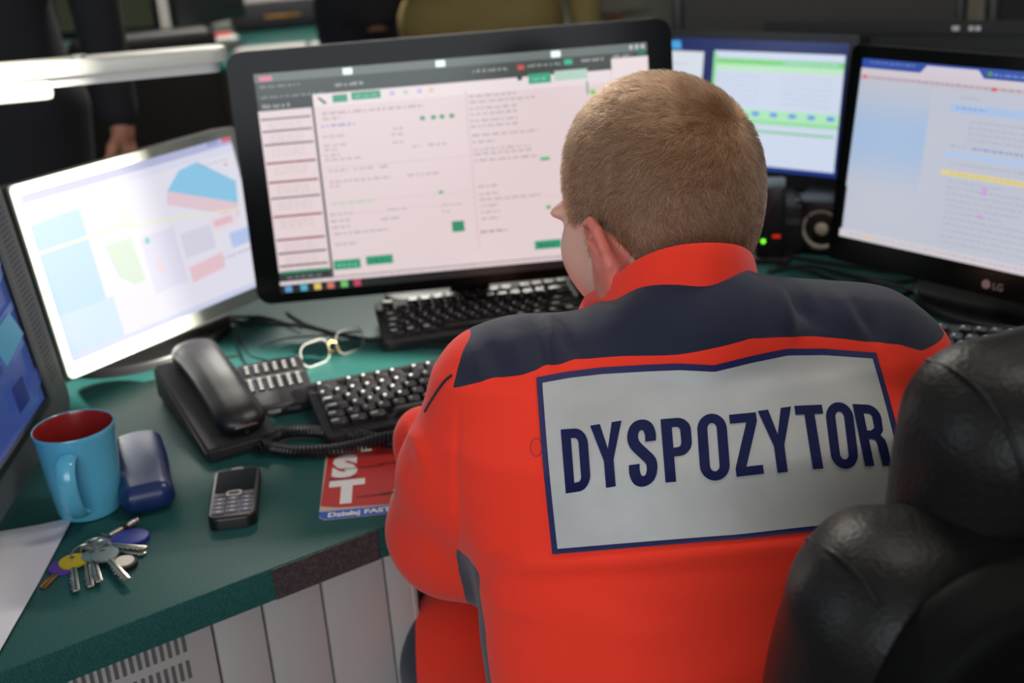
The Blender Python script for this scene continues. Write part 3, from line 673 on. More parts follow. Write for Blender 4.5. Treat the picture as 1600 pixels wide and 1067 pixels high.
# pale grey front panels below, following the edge, inset
ang = math.atan2(dE[1], dE[0])
def panel_px(u0, u1, name, grille=False, label=None):
    pts = []
    for u in (u0, u1):     # where the top of the panel meets the underside of the worktop
        n0 = E1-nE*.035
        lo, hi = -3., 3.
        best = None
        for k in range(-400, 60):
            q = n0+dE*k*.004; pu, pv = proj((q[0], q[1], DESK-.034))
            if best is None or abs(pu-u) < best[0]: best = (abs(pu-u), q)
        pts.append(best[1])
    a, b = pts; L = np.linalg.norm(b-a)-.003; c = (a+b)/2; H = DESK-.034-.04
    T = Matrix.Translation(Vector((c[0], c[1], .04+H/2))) @ Matrix.Rotation(ang, 4, 'Z')
    mb = MB(); mb.box((0, .009, 0), (L, .018, H), 'panel', .0012, T=T)
    o = dpar(mb.build(name, desk, label))
    if grille:
        g = MB(); z = H/2-.030; w = L-.05
        while z > -H/2+.05:
            n = int(w/.0072)
            for i in range(n): x = -w/2+w*(i+.5)/n; g.box((x, -.0003, z), (.0034, .0012, .020), 'slot', T=T)
            z -= .030
        g.build('vent_grille', o)
panel_px(-150, 326, 'front_panel', True, 'panel with rows of vent slots'); panel_px(328, 403, 'front_panel'); panel_px(405, 497, 'front_panel'); panel_px(499, 594, 'front_panel'); panel_px(596, 640, 'front_panel')
e = E1-nE*.035+dE*.03
mb = MB(); T = Matrix.Translation(Vector((e[0], e[1], 0))); mb.box((.009, .32, .373), (.018, .62, .666), 'panel', .001, T=T); dpar(mb.build('side_panel', desk))
mb = MB(); mb.box((.5, 2.2, .373), (1.3, .018, .666), 'panel', .001); dpar(mb.build('back_panel', desk))
mb = MB(); mb.box((1.0, 1.1, .353), (.03, .5, .706), 'panel', .001); dpar(mb.build('leg_panel', desk))
mb = MB(); mb.box((-1.1, 1.3, .353), (.03, .5, .706), 'panel', .001); dpar(mb.build('leg_panel', desk))

# ------------------------------------------------------------------ monitors
def monitor(label, W, H, bez, ctr, yaw, lean, case, bezel_m, screen_fn, depth=.035, stand='black', led=None, extra=None, corner=.012, text_fn=None, base=True, bdy=0.):
    """ctr: centre of the picture; bez: left, right, top, bottom widths; yaw turns it; leans back by lean"""
    ctr = Vector(ctr); yaw = R(yaw); lean = R(lean)
    n = Vector((math.sin(yaw), -math.cos(yaw), 0)); foot = Vector((ctr.x, ctr.y, DESK))-n*.06
    t = thing('computer_monitor', label, 'monitor', foot, yaw)
    loc = Matrix.Rotation(-yaw, 4, 'Z') @ Matrix.Translation(-foot)
    S = loc @ Matrix.Translation(ctr) @ Matrix.Rotation(yaw, 4, 'Z') @ Matrix.Rotation(R(90)-lean, 4, 'X')     # picture plane: x right, y up, z to viewer
    l, r, tp, bt = bez
    ox0, ox1, oy0, oy1 = -W/2-l, W/2+r, -H/2-bt, H/2+tp
    outer = rrect(ox1-ox0, oy1-oy0, corner, 5, (ox0+ox1)/2, (oy0+oy1)/2); inner = rrect(W, H, .0008, 5)
    mb = MB(); ring_prism(mb, outer, inner, -.012, .0035, bezel_m, S); mb.build('bezel', t)
    mb = MB(); mb.prism(rrect(ox1-ox0+.001, oy1-oy0+.001, corner, 5, (ox0+ox1)/2, (oy0+oy1)/2), -depth, -.0005-.0018, case, S)
    mb.prism(rrect(W*.7, H*.7, .03, 5), -depth-.035, -depth+.002, case, S); mb.build('housing', t)
    sc = MB(); screen_fn(sc, W, H, S @ Matrix.Translation((0, 0, .0002))); sc.build('screen', t, None, 0)
    if base:
        zb = (S @ Vector((0, -H*.15, -depth-.03)))
        mb = MB(); mb.box((zb.x, zb.y+.012, zb.z/2+.005), (.06, .022, zb.z), stand, .004); mb.build('stand_neck', t)
        mb = MB(); mb.prism([(zb.x+.13*math.cos(a)*1.0, zb.y-.012+bdy+(.095-bdy)*math.sin(a)) for a in [2*PI*i/40 for i in range(40)]], .0005, .014, stand, bev=.004); mb.build('stand_base', t)
    if led: x, y, m = led; mb = MB(); mb.cyl(S @ Vector((x, y, .003)), S @ Vector((x, y, .0045)), .0022, m, n=12); mb.build('power_light', t)
    if extra: extra(t, S)
    return t, S
class Scr:
    """rectangles, words and polygons of a lit picture; x 0..1 to the right, y 0..1 downwards"""
    def __init__(s, mb, W, H, T): s.mb, s.W, s.H, s.T, s.k, s.cache = mb, W, H, T, 0, {}
    def m(s, rgb, e=1.0):
        if isinstance(rgb, str): return M[rgb]
        key = (rgb, e)
        if key not in s.cache:
            s.cache[key] = glow('lit pixels', rgb, e*s.gain, s.base, s.rough)
        return s.cache[key]
    gain = 1.0; base = (12, 12, 14); rough = .25
    def P(s, x, y): return ((x-.5)*s.W, (.5-y)*s.H, s.k*.00006)
    def rect(s, x0, y0, x1, y1, rgb, e=1.): s.k += 1; s.mb.add([s.P(x0, y1), s.P(x1, y1), s.P(x1, y0), s.P(x0, y0)], [(0, 1, 2, 3)], s.m(rgb, e), s.T)
    def poly(s, pts, rgb, e=1.): s.k += 1; s.mb.add([s.P(*p) for p in pts][::-1], [tuple(range(len(pts)))], s.m(rgb, e), s.T)
    def words(s, x, y, w, h, rgb, rnd=random.Random(5)):
        s.k += 1; x1 = x+w
        while x < x1:
            ww = rnd.uniform(.006, .022)*1.0
            if x+ww > x1: ww = x1-x
            n = max(1, int(ww/.0045))
            for i in range(n):
                hh = h*rnd.uniform(.6, 1); xx = x+ww*i/n; s.mb.add([s.P(xx, y+h), s.P(xx+ww/n*.72, y+h), s.P(xx+ww/n*.72, y+h-hh), s.P(xx, y+h-hh)], [(0, 1, 2, 3)], s.m(rgb), s.T)
            x += ww+.005
def main_screen(mb, W, H, T):
    s = Scr(mb, W, H, T); pink = (224, 205, 207); tx = (160, 146, 150); g = (44, 150, 112); rnd = random.Random(2)
    s.rect(0, 0, 1, 1, (30, 36, 34)); s.rect(0, 0, 1, .038, (98, 106, 104)); s.rect(0, .038, 1, .115, (48, 56, 50))
    for x in (.235, .47, .765): s.rect(x-.012, .006, x+.012, .034, (220, 236, 240), 1.3)
    for x in (.955, .97, .985): s.rect(x, .008, x+.008, .026, (190, 196, 198))
    s.rect(.012, .012, .045, .034, (210, 120, 140)); s.words(.012, .052, .10, .012, (130, 136, 132)); s.words(.20, .068, .075, .014, (170, 174, 172)); s.words(.012, .10, .16, .010, (130, 140, 134))
    s.words(.55, .06, .09, .012, (160, 162, 160)); s.rect(.665, .056, .682, .076, (210, 66, 60)); s.words(.69, .056, .09, .012, (150, 156, 152)); s.rect(.785, .048, .806, .070, (44, 180, 140))
    s.words(.83, .05, .06, .014, (170, 172, 170)); s.words(.91, .045, .05, .014, (160, 164, 160)); s.rect(.975, .03, .995, .055, (20, 110, 84))
    s.words(.012, .135, .07, .018, (150, 158, 152))
    s.rect(0, .165, .135, .945, pink)
    for i, (y, c) in enumerate([(.198, (120, 110, 114)), (.252, (120, 108, 112)), (.312, (110, 98, 102)), (.395, (140, 60, 66)), (.482, (140, 56, 62)), (.555, (130, 110, 114)), (.640, (140, 56, 62)), (.748, (140, 50, 58)), (.812, (110, 90, 94)), (.872, (110, 92, 96))]):
        s.rect(.004, y, .130, y+.009, c)
        for q in range(1, 4): s.words(.022, y+.009+.014*q, .085, .006, (196, 176, 180), rnd)
    s.rect(0, .905, .135, .95, (40, 48, 44)); s.rect(.004, .90, .13, .912, (40, 140, 104)); s.words(.02, .925, .09, .010, (130, 140, 134))
    s.rect(.141, .108, 1, .945, pink); s.rect(.141, .108, .90, .165, (230, 216, 218))
    s.poly([(.152, .125), (.158, .122), (.176, .15), (.168, .156)], (90, 84, 88))
    s.rect(.190, .118, .228, .152, g); s.rect(.238, .113, .312, .148, g); s.words(.246, .126, .058, .012, (120, 190, 164))
    for x, c in ((.335, (190, 180, 210)), (.37, (180, 206, 180)), (.405, (200, 180, 214)), (.435, (232, 190, 160))): s.rect(x, .122, x+.012, .142, c)
    s.rect(.662, .105, .674, .122, (40, 38, 40)); s.rect(.690, .098, .748, .142, (50, 160, 124)); s.words(.70, .116, .04, .012, (130, 200, 176)); s.rect(.757, .094, .842, .138, (176, 206, 190))
    s.rect(.905, .06, 1, .945, (232, 216, 218)); s.rect(.838, .15, .842, .21, g); s.poly([(.845, .19), (.86, .19), (.86, .215), (.85, .215)], (120, 200, 60))
    s.words(.16, .19, .26, .012, tx, rnd); s.words(.16, .215, .045, .01, tx); s.words(.155, .245, .085, .012, (120, 130, 206), rnd)
    for x in (.412, .440, .462, .487): s.rect(x-.006, .245, x+.006, .262, (36, 150, 106))
    for y, x, w in ((.295, .155, .06), (.335, .155, .06), (.355, .155, .035), (.38, .155, .04), (.40, .155, .09), (.285, .335, .025), (.31, .33, .03), (.345, .33, .03), (.37, .38, .02), (.37, .42, .05), (.45, .16, .05), (.45, .225, .05), (.45, .29, .025),
                    (.50, .16, .16), (.50, .36, .085), (.52, .16, .03), (.65, .15, .06), (.68, .15, .05), (.71, .15, .05), (.65, .30, .05), (.65, .44, .05), (.68, .44, .02), (.69, .28, .05), (.74, .155, .14), (.79, .155, .06)): s.words(x, y, w, .009, tx, rnd)
    s.words(.16, .60, .11, .010, (140, 206, 160), rnd); s.rect(.436, .588, .447, .603, (60, 170, 130)); s.rect(.462, .735, .494, .785, (36, 140, 104))
    s.rect(.525, .15, .53, .88, (214, 194, 198)); s.rect(.15, .44, .52, .442, (200, 182, 186)); s.rect(.15, .60, .52, .602, (206, 188, 192)); s.rect(.155, .655, .52, .657, (206, 188, 192))
    for k, y in enumerate((.17, .195, .225, .25, .28, .305, .345, .375, .41, .43, .46)): s.words(.535, y, rnd.choice((.06, .12, .17, .15)), .009, tx, rnd)
    for k, y in enumerate((.58, .615, .64, .67, .70, .73)): s.words(.54, y, rnd.choice((.05, .16, .13)), .009, tx, rnd)
    s.rect(.705, .475, .73, .49, (70, 180, 120)); s.words(.535, .79, .07, .010, (110, 100, 104)); s.rect(.712, .70, .724, .715, (70, 170, 120)); s.rect(.54, .655, .82, .657, (206, 188, 192))
    s.rect(.145, .868, .215, .912, g); s.words(.155, .884, .05, .014, (130, 196, 170)); s.rect(.230, .862, .300, .903, g); s.words(.24, .877, .05, .012, (24, 90, 66)); s.rect(.675, .862, .745, .902, g); s.words(.685, .877, .05, .012, (24, 90, 66)); s.rect(.765, .855, .86, .90, g)
    s.rect(.0, .945, 1, .962, (224, 208, 212)); s.words(.0, .948, .98, .008, (200, 180, 186), rnd)
    s.rect(0, .962, 1, 1, (20, 26, 24))
    for x, c in ((.012, (90, 150, 200)), (.052, (80, 170, 190)), (.088, (220, 190, 90)), (.122, (200, 110, 100)), (.158, (110, 190, 100)), (.192, (190, 60, 90))): s.rect(x, .966, x+.018, .996, c)
def map_screen(mb, W, H, T):
    s = Scr(mb, W, H, T); rnd = random.Random(4); s.base = (24, 24, 26); s.rough = .32
    s.rect(0, 0, 1, 1, (222, 220, 232)); s.rect(0, 0, 1, .05, (176, 180, 214)); s.rect(0, .05, 1, .10, (214, 214, 232)); s.rect(.95, .0, 1, .03, (206, 110, 124)); s.rect(.87, .0, .93, .03, (150, 160, 200))
    s.rect(0, .10, .2, .14, (224, 214, 226)); s.poly([(0, .18), (.22, .16), (.22, .99), (0, .99)], (168, 204, 238)); s.poly([(0, .72), (.25, .72), (.25, 1), (0, 1)], (186, 210, 240))
    s.poly([(.70, .12), (.80, .10), (.97, .29), (.95, .43), (.62, .22)], (140, 196, 228)); s.poly([(.62, .22), (.95, .43), (.94, .52), (.60, .30)], (222, 196, 206))
    s.poly([(.28, .42), (.40, .42), (.41, .70), (.36, .70), (.30, .62)], (196, 216, 196)); s.rect(.44, .44, .60, .80, (212, 210, 228)); s.rect(.78, .47, .93, .56, (228, 214, 222)); s.rect(.80, .49, .90, .535, (222, 186, 196))
    s.poly([(.38, .24), (.44, .24), (.42, .36), (.36, .36)], (234, 218, 214)); s.rect(.48, .60, .50, .70, (228, 202, 208)); s.poly([(.62, .72), (.80, .70), (.80, .80), (.62, .82)], (226, 192, 202)); s.rect(.62, .5, .78, .66, (210, 208, 224))
    s.poly([(0, .335), (.35, .33), (.98, .47), (.98, .48), (.35, .345), (0, .352)], (226, 226, 190)); s.rect(.455, .455, .475, .49, (90, 190, 190)); s.rect(.86, .60, .995, .70, (180, 196, 232)); s.words(.80, .735, .19, .014, (160, 160, 180), rnd)
    s.words(.80, .13, .16, .010, (170, 170, 180), rnd); s.rect(.93, .16, .945, .175, (210, 150, 150)); s.rect(.0, .965, 1, 1, (200, 206, 232))
def small_screen(mb, W, H, T):
    s = Scr(mb, W, H, T); rnd = random.Random(6)
    s.rect(0, 0, 1, 1, (16, 34, 92)); s.rect(0, .93, 1, 1, (30, 56, 130)); s.poly([(.10, .03), (.17, .02), (.18, .09), (.10, .09)], (70, 160, 220)); s.rect(.02, .105, .30, .36, (214, 220, 230)); s.words(.08, .2, .14, .012, (170, 176, 190), rnd)
    s.poly([(.09, .40), (.15, .40), (.16, .47), (.08, .47)], (200, 210, 236)); s.rect(.08, .48, .16, .52, (90, 110, 160))
    s.rect(.355, .09, .985, .965, (206, 216, 236)); s.rect(.355, .145, .985, .19, (128, 210, 128)); s.words(.70, .155, .26, .022, (190, 220, 250), rnd); s.rect(.355, .19, .985, .24, (190, 230, 196))
    for y in (.27, .31, .35, .39, .43, .47): s.words(.38, y, .22, .008, (176, 184, 200), rnd); s.words(.70, y, .24, .008, (196, 180, 180) if y < .33 else (176, 184, 200), rnd)
    s.rect(.355, .53, .985, .61, (176, 230, 190)); s.rect(.355, .61, .985, .64, (150, 220, 160))
    for x in (.39, .48, .57, .66, .75, .84, .93): s.rect(x, .548, x+.035, .580, (110, 150, 230))
    s.rect(.37, .69, .97, .705, (110, 196, 120)); s.rect(.355, .10, .372, .95, (140, 216, 150)); s.words(.42, .66, .2, .008, (180, 186, 200), rnd)
def lg_screen(mb, W, H, T):
    s = Scr(mb, W, H, T); rnd = random.Random(8); bg = (188, 192, 206); tx = (160, 166, 184)
    s.rect(0, 0, 1, 1, bg); s.rect(0, 0, 1, .052, (44, 76, 160)); s.words(.03, .012, .16, .012, (110, 136, 200), rnd); s.poly([(.21, .052), (.23, .012), (.40, .012), (.42, .052)], (206, 198, 212)); s.words(.45, .022, .5, .012, (120, 150, 220), rnd); s.rect(.43, .016, .445, .036, (80, 150, 70))
    s.rect(0, .052, 1, .088, (206, 196, 204)); s.rect(0, .088, 1, .115, (196, 184, 194)); s.words(.03, .092, .9, .012, (150, 140, 150), rnd); s.rect(.008, .09, .025, .108, (214, 110, 104)); s.rect(.45, .092, .465, .11, (214, 90, 84))
    for i in range(36): y0 = .12+i*.0165; k = math.sin(PI*(i+.5)/36)**1.5; s.rect(0, y0, .26, y0+.0168, (int(188-26*k), int(192-6*k), int(206+12*k)))
    s.words(.36, .15, .06, .010, tx, rnd); s.words(.62, .16, .3, .008, tx, rnd)
    s.rect(.33, .19, 1, .235, (168, 190, 226)); s.words(.35, .205, .10, .010, (110, 140, 200), rnd)
    for y in (.27, .30, .33, .36): s.words(.40, y, .5, .008, tx, rnd)
    s.words(.35, .40, .05, .01, tx, rnd); s.words(.42, .40, .16, .012, (90, 130, 200), rnd); s.rect(.33, .435, 1, .465, (174, 196, 228)); s.rect(.33, .535, 1, .562, (222, 206, 140)); s.words(.36, .543, .4, .008, (190, 176, 120), rnd)
    y = .49
    while y < .92:
        if not .52 < y < .57: s.words(.36, y, rnd.uniform(.15, .45), .008, tx, rnd); s.words(.86, y, .02, .010, tx, rnd)
        y += .032
    for y in (.60, .62, .74): s.rect(.47, y, .49, y+.012, (206, 140, 214))
    s.rect(.0, .955, 1, 1, (206, 200, 206)); s.words(.04, .968, .8, .010, (176, 170, 182), rnd); s.rect(.10, .965, .115, .982, (226, 190, 120))
def blue_screen(mb, W, H, T):
    s = Scr(mb, W, H, T); rnd = random.Random(9); s.gain = .62
    s.rect(0, 0, 1, 1, (60, 82, 150)); 
    for i in range(60): x, y = rnd.random(), rnd.random(); w, h = rnd.uniform(.03, .12), rnd.uniform(.01, .05); s.poly([(x, y), (min(1, x+w), max(0, y-.02)), (min(1, x+w), min(1, y+h)), (x, min(1, y+h+.02))], rnd.choice([(50, 70, 140), (70, 96, 165), (96, 116, 176), (54, 112, 140), (120, 130, 180), (44, 58, 124)]))
    s.poly([(.80, .60), (.95, .58), (.99, .70), (.84, .74)], (60, 140, 170)); s.rect(.93, .36, .96, .39, (150, 160, 190)); s.rect(.82, .82, .9, .93, (26, 36, 110))
M['ledblue'] = glow('blue power light', (70, 80, 255), 1.5); M['ledgreen'] = glow('green power light', (110, 230, 40), 2.2); M['ledred'] = glow('red indicator', (210, 40, 20), .8)
def lg_mark(t, S):
    mb = MB(); c = Vector((.025, -.124-.0215, .0037)); pinkish = M['logo']
    # round face mark: ring, vertical and a hook, then the letters
    ring = [S @ (c+Vector((-.012+.0052*math.cos(a), .0052*math.sin(a), 0))) for a in [2*PI*i/28 for i in range(28)]]
    mb.cyl(S @ (c+Vector((-.012, 0, -.0003))), S @ (c+Vector((-.012, 0, .0002))), .0056, M['logo'], n=28)
    mb.tube([S @ (c+Vector((-.012, .003, .0003))), S @ (c+Vector((-.012, -.002, .0003))), S @ (c+Vector((-.010, -.002, .0003)))], .0004, M['gloss'], 5)
    text_mesh('LG', .0125, 'logo', S @ Matrix.Translation(c+Vector((-.003, -.0045, .0001))), mb, spacing=1.0); mb.build('logo', t, 'pinkish round face mark with two letters')
M['logo'] = mat('pinkish grey print', (196, 160, 156), .4)
def side_speaker(t, S):
    mb = MB()
    for j in range(46):
        for i in range(5):
            x = .240+.030+i*.0062; y = .135-j*.0058
            mb.cyl(S @ Vector((x, y, .0033)), S @ Vector((x, y, .0039)), .0013, M['charcoal_dark'], n=6)
    mb.build('speaker_grille', t)
    mb = MB(); ring_prism(mb, rrect(.480+.016, .27+.016, .004, 5), rrect(.48, .27, .0008, 5), .001, .005, 'black', S); mb.build('inner_rim', t)
    mb = MB(); mb.cyl(S @ Vector((.185, -.158, .0033)), S @ Vector((.185, -.158, .0045)), .0035, 'alu', n=14); mb.build('button', t)
def syn_text(t, S):
    rnd = random.Random(3); mb = MB(); x = -.03
    for ww in (.034, .030, .014):
        n = int(ww/.003)
        for i in range(n):
            h = rnd.uniform(.003, .0055); mb.box((x, -.106-.014+h/2, .0038), (.0019, h, .0004), 'keymark', T=S); x += .0032
        x += .003
    mb.build('bezel_lettering', t)
monitor('large glossy black monitor with a pinkish form page, behind the two keyboards', .531, .299, (.034, .034, .030, .015), (-.052, 1.651, DESK+.221), 3.4, 5.9, 'black', 'gloss', main_screen, .05, 'black', corner=.02, bdy=.045)
monitor('silver framed monitor showing a pale map, second from left', .353, .221, (.011, .011, .013, .019), (-.477, 1.613, DESK+.159), 54, 9.1, 'black', 'silver', map_screen, .04, 'black', led=(.182, -.118, 'ledblue'), corner=.008,
        extra=lambda t, S: (lambda mb: (mb.box((.0, -.121, .0036), (.03, .008, .0012), 'alu', T=S), mb.build('badge', t)))(MB()))
monitor('small black monitor with a dark blue desktop and a green and white window', .376, .212, (.016, .016, .013, .026), (.412, 2.049, DESK+.205), -40.9, 9.7, 'black', 'black', small_screen, .04, 'black', corner=.006, extra=syn_text, bdy=.05)
monitor('glossy black monitor with a pale grey web page at the right edge', .442, .248, (.017, .017, .017, .036), (.629, 1.502, DESK+.203), -53.2, 8.4, 'black', 'gloss', lg_screen, .04, 'black', corner=.01, extra=lg_mark)
monitor('charcoal monitor with side speaker and blue picture at the left edge', .480, .270, (.05, .070, .05, .040), (-.532, 1.035, DESK+.214), 93.6, 5.7, 'charcoal', 'charcoal', blue_screen, .05, 'charcoal', corner=.02, bdy=.05, extra=side_speaker)
# black wide monitor standing behind the small one and the LG one, above them
def dark_screen(mb, W, H, T):
    s = Scr(mb, W, H, T); s.rect(0, 0, 1, 1, 'black_matt')


def add_black_monitor():
    monitor('wide black monitor switched off, standing behind the right-edge monitor', .44, .25, (.02, .02, .02, .03), (.70, 2.14, float(aty(1370, 44, 2.10)[2])-.142), -33, 6, 'black', 'black_matt', dark_screen, .04, 'black', corner=.012,
        extra=lambda t, S: (lambda mb: ([mb.box((x, .125+.008, .0040), (w, .008, .0006), 'keymark', .0002, T=S) for x, w in ((.10, .012), (.125, .008), (.136, .009))], mb.build('pale_marks', t)))(MB()))
add_black_monitor()
# ------------------------------------------------------------------ things on the desk
def V3(p, z=None): return Vector((p[0], p[1], p[2] if z is None else z))
Z0 = DESK+.0003
# mug
t = thing('mug', 'sky blue mug with a brick red inside, beside the left-edge monitor', 'mug', (-.459, 1.152, Z0))
mb = MB(); mb.lathe([(.0, .0), (.029, .0), (.032, .0015), (.0335, .006), (.0375, .045), (.0408, .092), (.0415, .096), (.0408, .0975), (.0400, .0968)], 'mug'); mb.build('cup', t)
mb = MB(); mb.lathe([(.0400, .0968), (.0392, .094), (.0358, .045), (.0320, .010), (.026, .0065), (0, .0062)], 'mugin'); mb.build('inside', t, 'brick red inside')
hd = Vector((.10, -1, 0)).normalized(); pts = [hd*r_+Vector((0, 0, z_)) for r_, z_ in ((.036, .078), (.046, .081), (.058, .077), (.064, .062), (.062, .044), (.055, .028), (.044, .017), (.033, .014))]
mb = MB(); pp = spline(pts, 6); n = len(pp); vs = []; fs = []; sd = Vector((-hd.y, hd.x, 0)); K = 12
for i, p in enumerate(pp):
    tt = (pp[min(i+1, n-1)]-pp[max(i-1, 0)]).normalized(); no = sd.cross(tt)
    for k in range(K): a = 2*PI*k/K; vs.append(p+sd*math.cos(a)*.0100+no*math.sin(a)*.0042)
for i in range(n-1):
    for k in range(K): fs.append((i*K+k, i*K+(k+1) % K, (i+1)*K+(k+1) % K, (i+1)*K+k))
mb.add(vs, fs, 'mug'); mb.build('handle', t)
# glasses case
t = thing('glasses_case', 'navy blue glasses case lying beside the sky blue mug', 'glasses case', (-.413, 1.200, Z0), R(19))
F = Field((-.045, -.095, -.002), (.045, .095, .042), .002)
F.op(f_box((0, 0, .0165), (.0275, .079, .0155), .0135, np.eye(3)), (-.03, -.08, 0), (.03, .08, .034), 0); F.ell((0, .01, .020), (.024, .070, .0145), .012)
V_, Q_ = F.mesh(); V_ = smooth_v(V_, tris(Q_), 2); V_[:, 2] = np.maximum(V_[:, 2], 0.0)
A_ = np.column_stack([V_, v_normals(V_, tris(Q_)), V_[:, 2]-.0150]); A_, U_, L_ = cut(A_, tris(Q_), 6)
mesh_from('lid', A_[:, :3]+[0, 0, .0004], U_, 'navy_case', t, A_[:, 3:6]); mesh_from('case_bottom', A_[:, :3], L_, 'navy_case', t, A_[:, 3:6])
mb = MB(); mb.prism(rrect(.0535, .1565, .013, 8), .0142, .0158, 'dark'); mb.build('seam', t)
# mobile phone
t = thing('mobile_phone', 'black mobile phone with number keys, on the teal desk between glasses case and leaflet', 'mobile phone', (-.302, 1.142, Z0), R(7))
mb = MB(); mb.prism(rrect(.0485, .116, .012, 8), 0, .0135, 'black', bev=.003); mb.build('phone_body', t)
mb = MB(); mb.prism(rrect(.041, .050, .002, 3, 0, .024), .0134, .0139, 'gloss'); mb.build('display', t, 'dark display')
M['phonekey'] = mat('worn grey violet keys', (92, 86, 100), .45)
mb = MB()
for r_ in range(4):
    for c_ in (-1, 0, 1): mb.box((c_*.0136, -.018-r_*.0088, .0139), (.0122, .0074, .0014), 'phonekey', .0006)
for c_ in (-1, 1): mb.box((c_*.0150, -.0085, .0139), (.0100, .0070, .0014), 'phonekey', .0006)
mb.build('keypad', t)
mb = MB(); ring_prism(mb, rrect(.0165, .012, .004, 5, 0, -.0075), rrect(.0115, .0072, .003, 5, 0, -.0075), .0134, .0152, 'steel'); mb.box((0, -.0075, .0139), (.010, .006, .0014), 'black', .0005); mb.build('navigation_key', t)
mb = MB(); mb.prism(rrect(.013, .0042, .002, 4, 0, .0525), .0130, .0139, 'steel'); mb.build('earpiece', t)
mb = MB()
for r_ in range(4):
    for c_ in (-1, 0, 1): mb.box((c_*.0136, -.018-r_*.0088, .01468), (.0040, .0022, .0002), 'keymark')
mb.build('key_marks', t)
# paper
a = Vector((-.470, 1.129, 0)); d1 = Vector((.04, -1, 0)).normalized(); d2 = Vector((-1, -.20, 0)).normalized(); t = thing('paper_sheet', 'white sheet of paper lying at the lower left corner of the desk', 'paper', (-.56, 1.0, Z0))
vs = []; n = 12
for lay_ in (0, 1):
    for j in range(n+1):
        for i in range(n+1): p = a+d1*.245*j/n+d2*.21*i/n; vs.append((p.x+.56, p.y-1.0, .0004+lay_*.0003+.003*max(0, 1-i/n*4)**2*(.3+.7*abs(j/n-.5)*2)))
fs = []
for j in range(n):
    for i in range(n): q = j*(n+1)+i; fs.append((q, q+1, q+n+2, q+n+1)); w = q+(n+1)**2; fs.append((w, w+n+1, w+n+2, w+1))
N2 = (n+1)**2; rim_ = [i for i in range(n+1)]+[(j+1)*(n+1)-1 for j in range(1, n+1)][1-1:]+[n*(n+1)+i for i in range(n-1, -1, -1)]+[j*(n+1) for j in range(n-1, 0, -1)]
for k in range(len(rim_)): k2 = (k+1) % len(rim_); fs.append((rim_[k], rim_[k2], rim_[k2]+N2, rim_[k]+N2))
mb = MB(); mb.add(vs, fs, 'paper'); mb.build('sheet', t)
# bunch of keys
kc = atz(140, 872, DESK); t = thing('key_bunch', 'bunch of keys on rings with blue fob and coloured key caps, on the desk corner', 'keys', (kc[0], kc[1], Z0)); KO = Vector((kc[0], kc[1], Z0))
def kpt(u, v, z=0): p = atz(u, v, DESK); return Vector((p[0], p[1], Z0+z))-KO
def key(h, tip, z, m, hr=.0115, round_=True, label=None, cap=None, wd=.0062):
    p, q = kpt(*h), kpt(*tip); d = q-p; L = d.length; T = Matrix.Translation(p+Vector((0, 0, z))) @ Matrix.Rotation(math.atan2(d.y, d.x), 4, 'Z')
    mb = MB(); n = 20; outer = [(hr*1.0*math.cos(a)*1.0, hr*math.sin(a)) for a in [2*PI*i/n for i in range(n)]]; inner = [(-hr*.55+hr*.22*math.cos(a), hr*.22*math.sin(a)) for a in [2*PI*i/n for i in range(n)]]
    ring_prism(mb, outer, inner, 0, .0022, m, T)
    mb.box(((L+hr*.8)/2, 0, .0011), (L-hr*.7, wd, .0019), m, .0004, T=T)
    for i in range(5): x = hr+(L-hr)*(.35+.13*i); mb.prism([(x-.0016, -wd/2), (x+.0016, -wd/2), (x, -wd/2-.0012-.0006*(i % 3))][::-1], .0003, .0019, m, T=T)
    mb.box(((L+hr)/2, 0, .0021), (L-hr, .0012, .0003), 'dark', T=T)
    o = mb.build('key', t, label)
    if cap:
        c = MB(); ring_prism(c, [(x*1.13-.0006, y*1.13) for x, y in outer], inner, -.0002, .0027, cap, T); c.build('key_cap', o)
key((100, 889), (68, 921), .0006, 'brass', .0125, label='brass key with purple cap', cap='purple')
key((115, 884), (121, 929), .0030, 'steel', .0115, cap='yellow', label='key with yellow cap')
key((136, 876), (143, 920), .0014, 'steel', .0110); key((146, 876), (157, 916), .0040, 'steel', .0105)
key((166, 877), (201, 916), .0062, 'steel', .0135, wd=.0070); key((150, 856), (228, 862), .0030, 'steel', .0125, wd=.0068); key((172, 860), (226, 868), .0005, 'steel', .0110, wd=.0060)
mb = MB()
for (u, v, r_, z_) in ((150, 864, .0135, .006), (133, 874, .0120, .007), (160, 866, .0100, .0075)):
    c = kpt(u, v, z_); mb.tube([c+Vector((r_*math.cos(a), r_*math.sin(a), .003*math.sin(a))) for a in [2*PI*i/28 for i in range(28)]], .0008, 'steel', 6, closed=True)
mb.build('split_rings', t)
c = kpt(204, 844); mb = MB(); mb.prism([(c.x+.0195*math.cos(a), c.y+.0160*math.sin(a)) for a in [2*PI*i/32 for i in range(32)]], .0002, .0048, 'blue', bev=.0015); mb.box((c.x-.0225, c.y-.004, .0024), (.012, .010, .004), 'blue', .001); mb.build('key_fob', t, 'blue oval fob')
c = kpt(196, 885); mb = MB(); mb.cyl(c+Vector((0, 0, .0002)), c+Vector((0, 0, .0045)), .0120, 'dark', n=28); mb.cyl(c+Vector((-.001, .001, .0045)), c+Vector((-.001, .001, .0058)), .0100, 'ivory', n=28); mb.build('round_tag', t, 'ivory disc on a black holder')
a_, b_ = kpt(172, 843, .004), kpt(216, 818, .004); mb = MB(); mb.cyl(a_, b_, .0026, 'steel', n=14); mb.cyl(a_.lerp(b_, .45), a_.lerp(b_, .60), .0034, 'dark', n=14); mb.cyl(a_.lerp(b_, .66), a_.lerp(b_, .90), .0036, 'alu', n=14); mb.cyl(a_.lerp(b_, .92), b_, .0032, 'steel', n=14)
